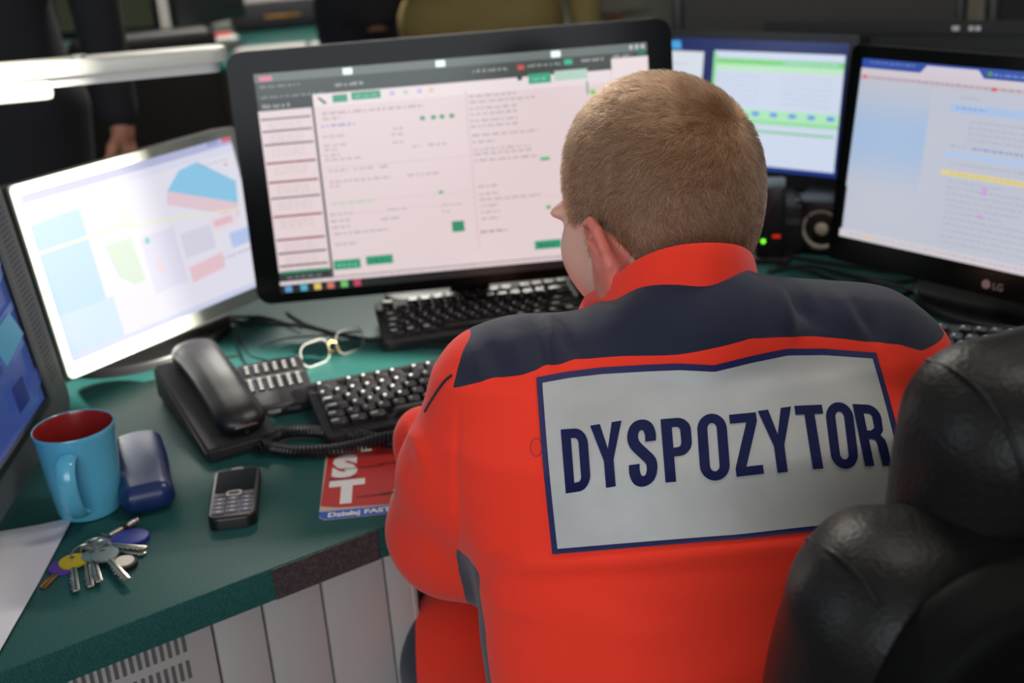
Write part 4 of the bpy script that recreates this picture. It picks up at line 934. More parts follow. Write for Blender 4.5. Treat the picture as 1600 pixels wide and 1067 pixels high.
mb.tube([a_+Vector((.002, 0, 0))*k-Vector((0, .001, 0))*k+Vector((0, 0, 0)) for k in (0, -1.5, -3, -4.5)], .0009, 'steel', 6); mb.build('metal_charm', t)
# leaflet under the arm
t = thing('leaflet', 'red white and blue printed leaflet under the coiled cord beside the orange sleeve', 'leaflet', (-.209, 1.088, Z0), R(3.6))
w_, h_ = .235, .235
mb = MB(); o_ = rrect(w_, h_, .010, 6, w_/2, h_/2); mb.prism(o_, 0, .0005, 'beige'); mb.build('leaflet_card', t)
mb = MB(); k_ = [.0006]
def flat(pts, m): k_[0] += .00003; mb.add([(x, y, k_[0]) for x, y in pts], [tuple(range(len(pts)))], m)
def bm_round(): pass
flat([(.0, .010), (.003, .003), (.010, 0), (w_-.01, 0), (w_, .01), (w_, .0165), (.0, .0175)], 'lblue')
flat([(.0005, .030), (.020, .023), (.072, .019), (.076, .050), (.088, .085), (.080, .100), (.080, .235), (.0035, .235)], 'red')
flat([(.040, .190), (.235, .185), (.235, .235), (.040, .235)], 'beige'); flat([(.05, .187), (.080, .185), (.082, .235), (.05, .235)], 'white'); flat([(.10, .187), (.135, .186), (.138, .235), (.098, .235)], 'white')
for i in range(3): flat([(.086+.045*i, .186), (.090+.045*i, .186), (.094+.045*i, .235), (.090+.045*i, .235)], 'red')
mb.build('printed_areas', t, None, 0)
mb = MB(); T_ = lambda x, y: Matrix.Translation((x, y, .00085)); k = 0
for ch, x, y in (('T', .010, .034), ('S', .010, .094), ('A', .010, .154)):
    text_mesh(ch, .070, 'white', T_(x, y) @ Matrix.Diagonal((.78, .95, 1, 1)), mb, offset=.0045)
text_mesh('Działaj FAST! (sz', .0125, 'white', T_(.009, .0045), mb, offset=.0005); mb.build('white_lettering', t, None, 0)
mb = MB()
rnd = random.Random(12)
for x0, y0, w2 in ((.020, .108, .045), (.060, .112, .03), (.006, .086, .030), (.038, .040, .035), (.062, .042, .016)):
    x = x0
    while x < x0+w2: h2 = rnd.uniform(.002, .0040); mb.add([(x, y0, .00105), (x+.0015, y0, .00105), (x+.0015, y0+h2, .00105), (x, y0+h2, .00105)], [(0, 1, 2, 3)], 'ink'); x += .0022
mb.add([(.098, .050, .001), (.108, .046, .001), (.116, .052, .001), (.110, .062, .001)], [(0, 1, 2, 3)], 'red'); mb.build('small_print', t, None, 0)

# keyboards
def keyboard(label, bl, yaw, depth=.132, width=.440, tilt=.016, group=None, marks=True):
    x0, y0 = bl; yaw = R(yaw); T = None
    c = Vector((x0, y0, 0))+Vector((math.cos(yaw), math.sin(yaw), 0))*width/2-Vector((-math.sin(yaw), math.cos(yaw), 0))*depth/2
    t = thing('keyboard', label, 'keyboard', (c.x, c.y, Z0), yaw)
    slope = Matrix.Translation((0, 0, .0075+tilt/2)) @ Matrix.Rotation(math.atan2(tilt, depth), 4, 'X')
    mb = MB(); mb.prism(rrect(width, depth, .008, 5), -.0065, .0065, 'black_matt', slope, bev=.0018); mb.build('keyboard_body', t)
    for s_ in (-1, 1): mb = MB(); mb.box((s_*(width/2-.05), depth/2-.014, .004+tilt*.35), (.022, .006, .008+tilt*.7), 'black_matt'); mb.build('tilt_foot', t)
    kp = MB(); km = MB(); u = .0183; vp = (depth-.022)/6.25; X0 = -width/2+.009; Y0 = depth/2-.011
    def cap(x, y, w, h, mark=True):
        b = bmesh.new(); bmesh.ops.create_cube(b, size=1)
        for v in b.verts: k = .78 if v.co.z > 0 else .97; v.co = Vector((x+v.co.x*w*k, y+v.co.y*h*k+(.0006 if v.co.z > 0 else 0), .0100+v.co.z*.0070))
        bmesh.ops.bevel(b, geom=[e for e in b.edges], offset=.0007, segments=1, affect='EDGES'); kp.bm(b, 'keytop', slope)
        if mark:
            r = random.random(); mw = .0032 if w < .022 else min(.010, w*.35)
            km.add([(x-w*.18-mw/2, y+h*.05, .01356), (x-w*.18+mw/2, y+h*.05, .01356), (x-w*.18+mw/2, y+h*.05+.0036, .01356), (x-w*.18-mw/2, y+h*.05+.0036, .01356)], [(0, 1, 2, 3)], 'keymark', slope)
    def row(r, ws, x=X0, h=1.):
        y = Y0-vp*(r+.5)-(vp*.25 if r else 0)
        for w in ws:
            if w < 0: x += -w*u; continue
            cap(x+w*u/2, y, w*u-.0006, vp*h-.0006, w < 4); x += w*u
        return x
    row(0, [1, -1, 1, 1, 1, 1, -.5, 1, 1, 1, 1, -.5, 1, 1, 1, 1, -.25, 1, 1, 1, -.25], h=.85)
    row(1, [1]*13+[2, -.25, 1, 1, 1, -.25, 1, 1, 1, 1]); row(2, [1.5]+[1]*12+[1.5, -.25, 1, 1, 1, -.25, 1, 1, 1]); row(3, [1.75]+[1]*11+[2.25, -3.5, 1, 1, 1]); row(4, [1.25]+[1]*11+[2.75, -1.25, 1, -1.25, 1, 1, 1]); row(5, [1.25, 1.25, 1.25, 6, 1.25, 1.25, 1.25, 1.5, -.25, 1, 1, 1, -.25, 2, 1])
    kp.build('keycaps', t); km.build('key_lettering', t, None, 0)
    return t
keyboard('black keyboard in front of the dispatcher, between the keypad and his sleeve', (-.258, 1.383), 17, .132)
keyboard('black keyboard lying just below the large central monitor', (-.196, 1.672), 10, .132)
keyboard('black keyboard under the right-edge monitor, behind the right shoulder', (.445, 1.470), -24, .135)
# keypad device
t = thing('keypad', 'small black keypad with rows of keys between desk phone and keyboard', 'keypad', (-.302, 1.418, Z0), R(16))
T = Matrix.Translation((0, 0, .008)) @ Matrix.Rotation(R(5), 4, 'X')
mb = MB(); mb.prism(rrect(.086, .128, .014, 6), -.002, .0145, 'black', T, bev=.003); mb.prism(rrect(.070, .09, .01, 4), -.0079, -.001, 'black_matt', Matrix.Translation((0, 0, .008))); mb.build('keypad_body', t)
mb = MB()
for r_ in range(3):
    for c_ in range(6): mb.box((-.030+c_*.012, .046-r_*.0085, .0152), (.0088, .0058, .0030), 'keytop', .0006, T=T); mb.box((-.030+c_*.012, .0472-r_*.0085, .0168), (.004, .0016, .0002), 'keymark', T=T)
for r_ in range(4):
    for c_ in range(6): mb.box((-.030+c_*.012, .006-r_*.0085, .0152), (.0088, .0058, .0030), 'keytop', .0006, T=T); mb.box((-.030+c_*.012, .0072-r_*.0085, .0168), (.004, .0016, .0002), 'keymark', T=T)
mb.build('keys', t)
mb = MB(); mb.box((0, .0145, .0148), (.076, .0016, .0012), 'charcoal', T=T); mb.box((-.010, -.0642, .006), (.016, .001, .004), 'charcoal', T=T); mb.box((.014, -.0642, .006), (.016, .001, .004), 'charcoal', T=T); mb.build('trim_strip', t)
# desk telephone
pr = Vector((-.345, 1.238, 0)); ax = Vector((-.46, .888, 0)).normalized(); rot = math.atan2(ax.y, ax.x)-PI/2
t = thing('desk_telephone', 'black corded desk telephone with its handset in the cradle, left of the keypad', 'telephone', (pr.x+ax.x*.115+ .033, pr.y+ax.y*.115+.017, Z0), rot)
def wedge(x0, x1, y0, y1, z0, z1, m, bev=.003, zb=0):
    b = bmesh.new(); vs = [b.verts.new(p) for p in ((x0, y0, zb), (x1, y0, zb), (x1, y1, zb), (x0, y1, zb), (x0, y0, z0), (x1, y0, z0), (x1, y1, z1), (x0, y1, z1))]
    for f in ((3, 2, 1, 0), (4, 5, 6, 7), (0, 1, 5, 4), (1, 2, 6, 5), (2, 3, 7, 6), (3, 0, 4, 7)): b.faces.new([vs[i] for i in f])
    bmesh.ops.bevel(b, geom=list(b.edges), offset=bev, segments=3, affect='EDGES'); return b
mb = MB(); mb.bm(wedge(-.044, .044, -.115, .118, .016, .046, 'black', .004, .002), M['black_matt'])
mb.bm(wedge(-.040, .040, -.110, .112, .004, .004, 'black', .001), M['dark']); mb.build('phone_base', t)
sl = math.atan2(.044, .233)
def hz(y): return .016+(y+.115)/.233*.030
F = Field((-.045, -.14, .0), (.06, .14, .14), .0022)
hx = .008; pth = [(hx, -.088, hz(-.088)+.012), (hx, -.05, hz(-.05)+.016), (hx, .0, hz(0)+.020), (hx, .06, hz(.06)+.018), (hx, .105, hz(.105)+.012)]
sp_ = spline([Vector(p) for p in pth], 5)
for i in range(len(sp_)-1):
    a, b = sp_[i], sp_[i+1]
    for o1 in (-.014, .014): F.cone((a.x+o1, a.y, a.z), (b.x+o1, b.y, b.z), .0105, .0105, .010)
    F.cone(a, b, .0105, .0105, .010)
F.ell((hx, -.082, hz(-.082)+.010), (.026, .024, .012), .01); F.ell((hx, .100, hz(.10)+.010), (.027, .026, .014), .01)
solid('handset', F, 'black', t, 2)
mb = MB(); mb.box((hx, -.106, hz(-.10)+.013), (.026, .0012, .0025), 'steel', .0004); mb.build('handset_trim', t)
# coiled cord with its plug end
Mi = Matrix.Rotation(-rot, 4, 'Z') @ Matrix.Translation(-Vector(t.location))
def dp(u, v, z=.007): p = atz(u, v, DESK+z); return Mi @ Vector((p[0], p[1], Z0+z))
path = [dp(*q) for q in ((404, 703), (418, 690, .008), (440, 678, .009), (480, 674, .009), (530, 677, .009), (580, 684, .009), (625, 694, .011), (655, 694, .014), (640, 680, .018), (600, 685, .018), (560, 696, .012), (515, 704, .008), (465, 706, .008), (425, 700, .008), (408, 694, .016))]
sp_ = spline(path, 40); acc = 0; pts = []; prev = sp_[0]; nrm_ = Vector((0, 0, 1))
L_tot = sum((sp_[i+1]-sp_[i]).length for i in range(len(sp_)-1)); turns = int(L_tot/.0046); npt = turns*9
cum = [0]
for i in range(len(sp_)-1): cum.append(cum[-1]+(sp_[i+1]-sp_[i]).length)
j = 0
for k in range(npt+1):
    s_ = L_tot*k/npt
    while j < len(cum)-2 and cum[j+1] < s_: j += 1
    f = (s_-cum[j])/max(cum[j+1]-cum[j], 1e-9); p = sp_[j].lerp(sp_[j+1], f); tg = (sp_[j+1]-sp_[j]).normalized(); sx_ = tg.cross(nrm_).normalized(); a = 2*PI*turns*k/npt
    pts.append(p+sx_*math.cos(a)*.0056+nrm_*math.sin(a)*.0056)
mb = MB(); mb.tube(pts, .0021, 'black', 6); mb.build('coiled_cord', t)
mb = MB(); mb.tube(spline([Vector((hx, -.104, hz(-.104)+.006)), dp(388, 690, .004), dp(398, 702, .005), dp(405, 703, .006)], 6), .0028, 'dark', 8); mb.build('cord_plug', t)
# eyeglasses
A, B = Vector(atz(476, 578, DESK)), Vector(atz(552, 549, DESK)); dg = (B-A); dg.z = 0; Lg = dg.length; dg.normalize()
t = thing('eyeglasses', 'eyeglasses with pale rims and dark temples standing on the sunlit desk', 'eyeglasses', (A.x, A.y, Z0), math.atan2(dg.y, dg.x)); gM = Matrix.Rotation(-math.atan2(dg.y, dg.x), 4, 'Z') @ Matrix.Translation(-Vector((A.x, A.y, Z0)))
lw = .044; gap = max(.014, Lg-2*lw+.006); gm = MB(); 
for x0, nm in ((0, 'lens'), (lw+gap, 'lens')):
    o_ = rrect(lw, .031, .012, 6, x0+lw/2, .0165); Tl = Matrix.Rotation(R(78), 4, 'X')
    r_ = MB(); ring_prism(r_, rrect(lw+.0016, .0326, .0128, 6, x0+lw/2, .0166), rrect(lw, .031, .012, 6, x0+lw/2, .0166), -.0007, .0007, 'clearframe', Tl); ro = r_.build('rim', t)
    r_ = MB(); r_.prism(rrect(lw, .031, .012, 6, x0+lw/2, .0166), -.0006, .0006, 'glass', Tl); r_.build('lens', ro)
mb = MB(); mb.tube([Tl @ Vector(p) for p in ((lw, .020, 0), (lw+gap*.5, .024, -.002), (lw+gap, .020, 0))], .0011, 'brass', 8); mb.tube([Tl @ Vector(p) for p in ((lw-.001, .012, .001), (lw+.003, .011, .006))], .0016, 'brass', 8); mb.tube([Tl @ Vector(p) for p in ((lw+gap+.001, .012, .001), (lw+gap-.003, .011, .006))], .0016, 'brass', 8); mb.build('bridge', t)
def gp(u, v, z): p = atz(u, v, DESK+z); return gM @ Vector((p[0], p[1], Z0+z))
mb = MB(); mb.tube(spline([Tl @ Vector((-.001, .022, 0)), gp(440, 566, .016), gp(412, 562, .010), gp(393, 557, .006), gp(382, 543, .004), gp(371, 526, .003)], 6), .0014, 'dark', 8); mb.build('temple_arm', t)
mb = MB(); mb.tube(spline([Tl @ Vector((2*lw+gap+.001, .022, 0)), gp(510, 524, .014), gp(455, 528, .006), gp(425, 535, .003), gp(406, 542, .003)], 6), .0014, 'dark', 8); mb.build('temple_arm', t)
# loose cables
def cable(label, pts, r=.0024, m='dark', z=None):
    pp = [atz(q[0], q[1], DESK+(q[2] if len(q) > 2 else r)) for q in pts]; base = Vector(pp[0]); t = MB(); t.tube([p-base for p in spline([Vector(p) for p in pp], 8)], r, m, 8); o = t.build('cable'); o.location = base+Vector((0, 0, .0004)); tag(o, label, 'cable', 'loose cables on the desk')
cable('black cable running from the silver monitor past the eyeglasses towards the dispatcher', ((330, 497), (400, 505), (470, 508), (530, 522), (590, 532), (660, 540), (730, 540), (800, 520)), .0022)
cable('black cable end crossing the desk above the eyeglasses', ((448, 489), (470, 503), (500, 514), (560, 531, .007), (640, 543)), .0022)
cable('thin black cable on the desk below the silver monitor', ((300, 506), (350, 496), (410, 496), (470, 512, .006)), .0018)
cable('thin dark cable behind the desk telephone', ((215, 545), (250, 552), (290, 566), (330, 560), (372, 556)), .0016)
for lab, pts in (('black cable below the right-edge monitor, farthest of the tangle', ((1200, 425), (1260, 415), (1330, 430), (1400, 440), (1470, 432), (1520, 440))), ('black cable below the right-edge monitor curling forward', ((1215, 412), (1280, 428), (1340, 452, .006), (1400, 462), (1440, 440), (1455, 420))),
                 ('black cable below the right-edge monitor, nearest of the tangle', ((1240, 440), (1300, 446), (1350, 440), (1400, 447, .006), (1450, 462))), ('black cable beside the speaker running under the right-edge monitor', ((1225, 400), (1290, 410), (1360, 420), (1420, 430, .006), (1500, 452)))):
    cable(lab, pts, .0028)
# ------------------------------------------------------------------ small things by the right-hand monitors
t = thing('computer_speaker', 'small black speaker with a pale round cone, half hidden behind the right-edge monitor', 'speaker', (.500, 1.835, Z0), R(-28))
mb = MB(); mb.box((0, .045, .043), (.092, .10, .086), 'black', .008); mb.build('cabinet', t)
Tl = Matrix.Translation((0, -.006, .042)) @ Matrix.Scale(.92, 4) @ Matrix.Rotation(R(90), 4, 'X')
mb = MB(); mb.lathe([(.042, 0), (.042, .004), (.036, .005), (.033, .0)], 'black', T=Tl); mb.build('cone_ring', t)
mb = MB(); mb.lathe([(.0345, .001), (.020, -.004), (.012, -.002), (.010, .003), (0, .005)], M['ivory'], T=Tl); mb.build('cone', t, 'pale cone')
b = atz(1193, 412, DESK); t = thing('modem', 'small upright black modem with a green light, right of the head', 'modem', (b[0]+.012, b[1]+.01, Z0), R(-15))
mb = MB(); mb.box((0, .03, .06), (.045, .07, .12), 'black', .006); mb.box((0, .03, .004), (.065, .09, .008), 'black', .002); mb.build('case', t)
mb = MB(); mb.cyl((-.010, -.004, .034), (-.010, -.0062, .034), .0035, 'ledgreen', n=14); mb.build('green_light', t); mb = MB(); mb.box((.010, -.0055, .042), (.012, .001, .005), 'ledred'); mb.build('red_label', t)
b = atz(1240, 405, DESK); t = thing('network_box', 'black box with grey lead on top, between the modem and the speaker', 'box', (b[0]+.0, b[1]+.07, Z0), R(-20))
mb = MB(); mb.box((0, 0, .04), (.068, .09, .08), 'black_matt', .006); mb.build('box_body', t); mb = MB(); mb.box((0, -.046, .055), (.06, .001, .010), 'charcoal'); mb.build('front_strip', t)
c0 = atz(1205, 385, DESK+.03); pts = [aty(u, v, y) for u, v, y in ((1206, 345, 1.80), (1216, 315, 1.80), (1236, 297, 1.82), (1252, 312, 1.83), (1262, 335, 1.84), (1268, 372, 1.83))]
mb = MB(); base = Vector(pts[0]); mb.tube(spline([Vector(p)-base for p in pts], 8), .0016, M['greydark'], 8); o = mb.build('cable'); o.location = base; tag(o, 'thin grey cable arching over the black box below the small black monitor', 'cable', 'loose cables on the desk')
M['lampwhite'] = mat('silvery white lamp shell', (205, 205, 196), .35, metal=.15)
# ------------------------------------------------------------------ desk lamp at the top left
l0, l1 = Vector(at(-40, 128, 1.60)), Vector(at(349, 93, 1.70)); lc = Vector((l0.x-.10, l0.y+.02, DESK)); t = thing('desk_lamp', 'silver desk lamp with a long slim sunlit head, above the silver monitor', 'lamp', lc)
d = (l1-l0); L = d.length; Tm = Matrix.Translation(l0-lc) @ d.to_track_quat('X', 'Z').to_matrix().to_4x4()
mb = MB(); mb.prism([(x+L/2, y) for x, y in rrect(L+.012, .056, .026, 8)], .000, .020, M['lampwhite'], Tm, bev=.006); mb.build('lamp_head', t)
mb = MB(); mb.prism([(x+L/2, y) for x, y in rrect(L-.012, .040, .018, 8)], -.014, .001, 'white', Tm); mb.build('diffuser', t, 'white underside')
mb = MB(); mb.box((.045, 0, -.010), (.10, .046, .042), M['lampwhite'], .008, T=Tm); mb.cyl(Tm @ Vector((.135, -.004, .014)), Tm @ Vector((.135, -.004, .024)), .010, 'alu'); mb.build('joint', t)
mb = MB(); mb.tube(spline([Tm @ Vector((.01, .0, .0)), Vector((-.06, .06, .40)), Vector((-.02, .05, .20)), Vector((0, .03, .02))], 8), .009, 'alu', 12); mb.build('arm', t)
mb = MB(); mb.lathe([(0, .0003), (.07, .0003), (.07, .010), (.06, .018), (0, .020)], 'alu', c=(0, .03, 0)); mb.build('lamp_base', t)

# ------------------------------------------------------------------ the leather chair he sits on
CC = Vector((.424, .650, 0)); fdir = Vector((-.242, .970, 0)).normalized(); crot = math.atan2(fdir.y, fdir.x)-PI/2
chair = thing('office_chair', 'black leather office chair with headrest, its back turned to the viewer at the lower right', 'chair', CC, crot)
def f_slab(c, hw, hh, r2, th, r, rot):
    Rm = np.array(rot)[:3, :3]
    def f(X, Y, Z):
        x, y, z = X-c[0], Y-c[1], Z-c[2]; q = [x*Rm[0, i]+y*Rm[1, i]+z*Rm[2, i] for i in range(3)]
        a = np.abs(q[0])-(hw-r2); b = np.abs(q[2])-(hh-r2); d = np.sqrt(np.maximum(a, 0)**2+np.maximum(b, 0)**2)+np.minimum(np.maximum(a, b), 0)-r2+r; e = np.abs(q[1])-th+r
        return np.sqrt(np.maximum(d, 0)**2+np.maximum(e, 0)**2)+np.minimum(np.maximum(d, e), 0)-r
    return f
def grooved(name, F, m, groove, parent, label=None):
    V, Q = F.mesh(); T = tris(Q); V = smooth_v(V, T, 3); N = v_normals(V, T); V = V+N*groove(V)[:, None]; return mesh_from(name, V, Q, m, parent, label=label)
lean = Matrix.Rotation(R(8), 3, 'X'); LN = np.array(lean)
F = Field((-.35, -.18, .42), (.35, .18, 1.06), .005); F.op(f_box((0, .0, .722), (.300, .056, .280), .052, LN), (-.33, -.17, .43), (.33, .17, 1.05), 0)
F.ell((0, .045, .72), (.18, .035, .22), .03); F.ell((-.24, .01, .735), (.055, .056, .25), .03); F.ell((.24, .01, .735), (.055, .056, .25), .03)
grooved('backrest', F, 'leather', lambda V: -.004*np.exp(-((np.abs(V[:, 0])-.245+.10*np.clip((V[:, 2]-.90)/.1, 0, 1)**2)/.0045)**2)*(V[:, 1] < .07)+.0012*np.sin(40*V[:, 2]+9*V[:, 0]), chair)
F = Field((-.30, -.16, .43), (.30, .03, 1.06), .004); F.op(f_slab((0, -.060, .742), .282, .262, .075, .022, .010, LN), (-.29, -.14, .44), (.29, 0, 1.03), 0); solid('back_shell', F, 'leather_back', chair, 2, 'matt back shell')
F = Field((-.29, -.13, .88), (.29, .14, 1.15), .004); F.op(f_box((0, -.005, 1.002), (.216, .058, .082), .050, LN), (-.25, -.12, .95), (.25, .13, 1.14), 0); F.ell((0, -.005, 1.004), (.196, .064, .078), .03)
grooved('headrest', F, 'leather', lambda V: -.0035*np.exp(-((np.abs(V[:, 0])-.150+1.2*np.maximum(V[:, 2]-1.02, 0))/.004)**2)+.001*np.sin(46*V[:, 0]), chair)
def seam(part, pts, m='leather', r=.0016):
    me = part.data; Mw = chair_m; b = BVHTree.FromPolygons([Mw @ v.co for v in me.vertices], [list(p.vertices) for p in me.polygons]); q = []
    for u, v in pts:
        h = b.ray_cast(Vector(O), Vector(ray(u, v)).normalized())
        if h[0] is not None: q.append(chair_m.inverted() @ (h[0]+h[1]*.0004))
    mb = MB(); mb.tube(spline(q, 6), r, m, 8); mb.build('seam_piping', part)
chair_m = Matrix.Translation(CC) @ Matrix.Rotation(crot, 4, 'Z')
ob_ = {o.name.split('.')[0]: o for o in chair.children}
seam(ob_['headrest'], [(1424, 560), (1450, 564), (1491, 578), (1535, 613), (1568, 660), (1590, 711), (1604, 770)])
seam(ob_['backrest'], [(1262, 842), (1300, 862), (1335, 890), (1360, 922), (1376, 950)])
for sx in (-1, 1): mb = MB(); mb.cyl((sx*.07, -.015, .93), (sx*.07, -.015, 1.02), .009, 'alu'); mb.build('headrest_post', chair)
F = Field((-.38, -.02, .34), (.30, .58, .50), .007); F.op(f_box((-.06, .28, .415), (.28, .25, .05), .045, np.eye(3)), (-.35, 0, .35), (.25, .54, .48), 0); solid('seat', F, 'leather', chair, 2)
mb = MB(); mb.box((0, .02, .43), (.12, .10, .05), 'black', .01); mb.box((0, .24, .355), (.20, .24, .03), 'black', .006); mb.build('seat_plate', chair)
mb = MB(); mb.cyl((0, .26, .09), (0, .26, .35), .028, 'black'); mb.build('gas_column', chair)
mb = MB(); cs = []
for i in range(5):
    a = 2*PI*i/5+.3; e = Vector((.29*math.cos(a), .26+.29*math.sin(a), .075)); mb.tube([Vector((0, .26, .11)), e], lambda q: .026-.010*q, 'black', 10); cs.append(e)
mb.build('star_base', chair)
for e in cs: w = MB(); w.cyl(e+Vector((-.022, 0, -.045)), e+Vector((.022, 0, -.045)), .0295, 'black', n=20); w.cyl(e+Vector((0, 0, -.03)), e+Vector((0, 0, .005)), .008, 'black', n=10); w.build('caster', chair)

# ------------------------------------------------------------------ people standing behind
def bystander(label, x, y, rz, top_m, leg_m, pose, s=1.0, skirt=False, h=.011, wide=1.0):
    t = thing('person', label, 'person', (x, y, 0), R(rz)); w = wide
    sh = {k: np.array((k*.168*w, 0, 1.385))*s for k in (-1, 1)}; hp = {k: np.array((k*.095*w, 0, .93))*s for k in (-1, 1)}
    ft = {k: np.array((k*.12*w, .02, .075))*s for k in (-1, 1)}; kn = {k: np.array((k*.11*w, .03, .50))*s for k in (-1, 1)}
    el = {k: np.array(pose[k][0])*s for k in (-1, 1)}; wr = {k: np.array(pose[k][1])*s for k in (-1, 1)}
    lo, hi = (-.62, -.52, -.02), (.62, .52, 1.85)
    F = Field(lo, hi, .0055)
    F.ell(np.array((0, .01, 1.66))*s, np.array((.074, .095, .11))*s, .01); F.ell(np.array((0, .05, 1.60))*s, np.array((.055, .055, .075))*s, .03); F.cone(np.array((0, .10, 1.655))*s, np.array((0, .117, 1.625))*s, .010, .013, .01)
    for k in (-1, 1): F.ell(np.array((k*.078, 0, 1.645))*s, np.array((.010, .02, .032))*s, .004); F.ell(np.array((k*.03, .10, 1.665))*s, (.014, .01, .009), .006, sub=True)
    F.ell(np.array((0, .10, 1.585))*s, (.022, .010, .006), .004)
    F.cone(np.array((0, -.01, 1.42))*s, np.array((0, 0, 1.58))*s, .058*s, .050*s, .03)
    F.op(torso_fn([.86*s, 1.0*s, 1.15*s, 1.30*s, 1.40*s, 1.46*s], [0]*6, [.15*w, .15*w, .135*w, .155*w, .15*w, .08], [.10, .10, .095, .10, .09, .05], 2.4, 0.), (-.2, -.15, .84*s), (.2, .15, 1.48*s), .03)
    for k in (-1, 1):
        F.chain([sh[k], el[k], wr[k]], [.045, .038, .027], .02); F.chain([hp[k], kn[k], ft[k]], [.085, .055, .040], .03); F.chain([ft[k], ft[k]+[0, .14, -.03]], [.036, .03], .01)
        d = wr[k]-el[k]; hand(F, wr[k]+d/np.linalg.norm(d)*.02, d, (0, 1, .1) if abs(d[2]) > .15 else (-k, 0, 0), .30, s)
    solid('body', F, 'skin2', t, 1)
    F = Field(lo, hi, h)
    for k in (-1, 1): F.chain([sh[k], el[k], wr[k]], [.060, .055, .040], .05)
    F.op(torso_fn([.88*s, 1.0*s, 1.15*s, 1.30*s, 1.41*s, 1.48*s], [0]*6, [.185*w, .18*w, .17*w, .185*w, .165*w, .07], [.13, .125, .12, .125, .10, .065], 2.4, 0.), (-.24, -.16, .86*s), (.24, .16, 1.5*s), .04); solid('upper_clothing', F, top_m, t, 2)
    F = Field(lo, hi, h)
    for k in (-1, 1): F.chain([hp[k], kn[k], ft[k]+[0, 0, .02]], [.108*w, .078, .070], .02)
    F.ell((0, 0, .95*s), (.175*w, .125, .12), .04); solid('trousers', F, leg_m, t, 2)
    for k in (-1, 1): F = Field(ft[k]-[.08, .12, .09], ft[k]+[.08, .24, .10], .008); F.chain([ft[k]+[0, -.02, -.025], ft[k]+[0, .15, -.03]], [.047, .043], .02); V, Q = F.mesh(); V[:, 2] = np.maximum(V[:, 2], .001); mesh_from('shoe', smooth_v(V, tris(Q), 1), Q, 'shoe', t)
    F = Field(np.array((-.12, -.14, 1.52))*s, np.array((.12, .14, 1.83))*s, .007); F.ell(np.array((0, -.012, 1.685))*s, np.array((.085, .098, .10))*s, 0); F.ell(np.array((0, .11, 1.62))*s, np.array((.08, .075, .10))*s, .01, sub=True); F.ell(np.array((0, .02, 1.55))*s, np.array((.1, .1, .07))*s, .01, sub=True); solid('hair_cap', F, 'greydark', t, 1)
    return t
DOWN = {-1: ((-.27, .0, 1.14), (-.27, .05, .90)), 1: ((.27, .0, 1.14), (.27, .05, .90))}
hp_ = at(203, 248, 2.62); px_, py_ = hp_[0]-.33, hp_[1]+.03
bystander('person in black clothes standing behind the lamp at the left, one hand lowered', px_, py_, 180, 'blackcloth', 'blackcloth', {-1: ((-.30, -.02, 1.24), (-.325, .03, hp_[2]+.10)), 1: ((.27, 0, 1.14), (.27, .05, .90))}, 1.0, wide=1.25)
bystander('person in dark navy trousers standing far behind, above the large monitor', aty(585, 40, 4.35)[0], 4.35, 190, 'blackcloth', 'navytrouser', {-1: ((-.24, .08, 1.16), (-.08, .22, 1.30)), 1: ((.24, .08, 1.16), (.08, .22, 1.34))}, 1.0)
bystander('person in olive trousers standing far behind, above the large monitor', aty(752, 40, 3.65)[0], 3.65, 178, 'olive', 'olive', {-1: ((-.30, .0, 1.10), (-.305, .06, .90)), 1: ((.26, .06, 1.16), (.12, .22, 1.2))}, 1.0, wide=1.2)
bystander('person in grey clothes standing far behind, between olive trousers and partition', aty(965, 40, 4.2)[0], 4.2, 170, 'greycloth', 'greycloth', {-1: ((-.24, .08, 1.16), (-.08, .22, 1.30)), 1: ((.24, .08, 1.16), (.08, .22, 1.34))}, 1.0)

# ------------------------------------------------------------------ the room behind: second desk, chair, cabinet
t = thing('office_desk', 'dark teal desk far behind, above the large monitor', 'desk', (-1.35, 5.3, 0))
mb = MB(); mb.box((0, 0, DESK-.017), (2.1, 1.5, .034), 'worktop', .002); mb.build('worktop', t)
for x in (-1.0, 1.0): mb = MB(); mb.box((x, 0, (DESK-.034)/2), (.03, 1.3, DESK-.034), 'panel'); mb.build('leg_panel', t)
mb = MB(); mb.box((0, .55, .45), (1.97, .02, .5), 'panel'); mb.build('back_panel', t)
t = thing('storage_cabinet', 'pale grey cabinet against the far wall behind the second desk', 'cabinet', (-1.45, 6.36, 0))
mb = MB(); mb.box((0, 0, .65), (1.5, .40, 1.30), 'panel', .004); mb.build('cabinet_body', t)
for x in (-.372, .372): mb = MB(); mb.box((x, -.208, .66), (.735, .014, 1.24), 'panel', .003); o = mb.build('door', t); mb = MB(); mb.box((x-math.copysign(.32, x), -.222, .75), (.012, .014, .12), 'alu', .003); mb.build('handle', o)
def bgobj(name, label, cat, loc, rz, parts):
    t = thing(name, label, cat, loc, R(rz))
    for nm, lab, boxes in parts:
        mb = MB()
        for c, s_, m_, b_ in boxes: mb.box(c, s_, m_, b_)
        mb.build(nm, t, lab)
    return t
M['olivescreen'] = glow('dim olive picture', (44, 50, 34), .8)
b = aty(172, 45, 4.9); bgobj('computer_monitor', 'small monitor with a dim olive picture on the far desk at the left', 'monitor', (b[0]-.02, 4.95, DESK), -6, [('bezel', None, [((0, 0, .25), (.42, .03, .32), 'black', .006)]), ('screen', None, [((0, -.0155, .26), (.38, .002, .27), 'olivescreen', 0)]), ('red_sticker', 'small red mark', [((.03, -.0165, .115), (.025, .002, .012), 'red', 0)]), ('stand', None, [((0, .03, .06), (.06, .03, .12), 'black', .004), ((0, .02, .006), (.22, .16, .012), 'black', .004)])])
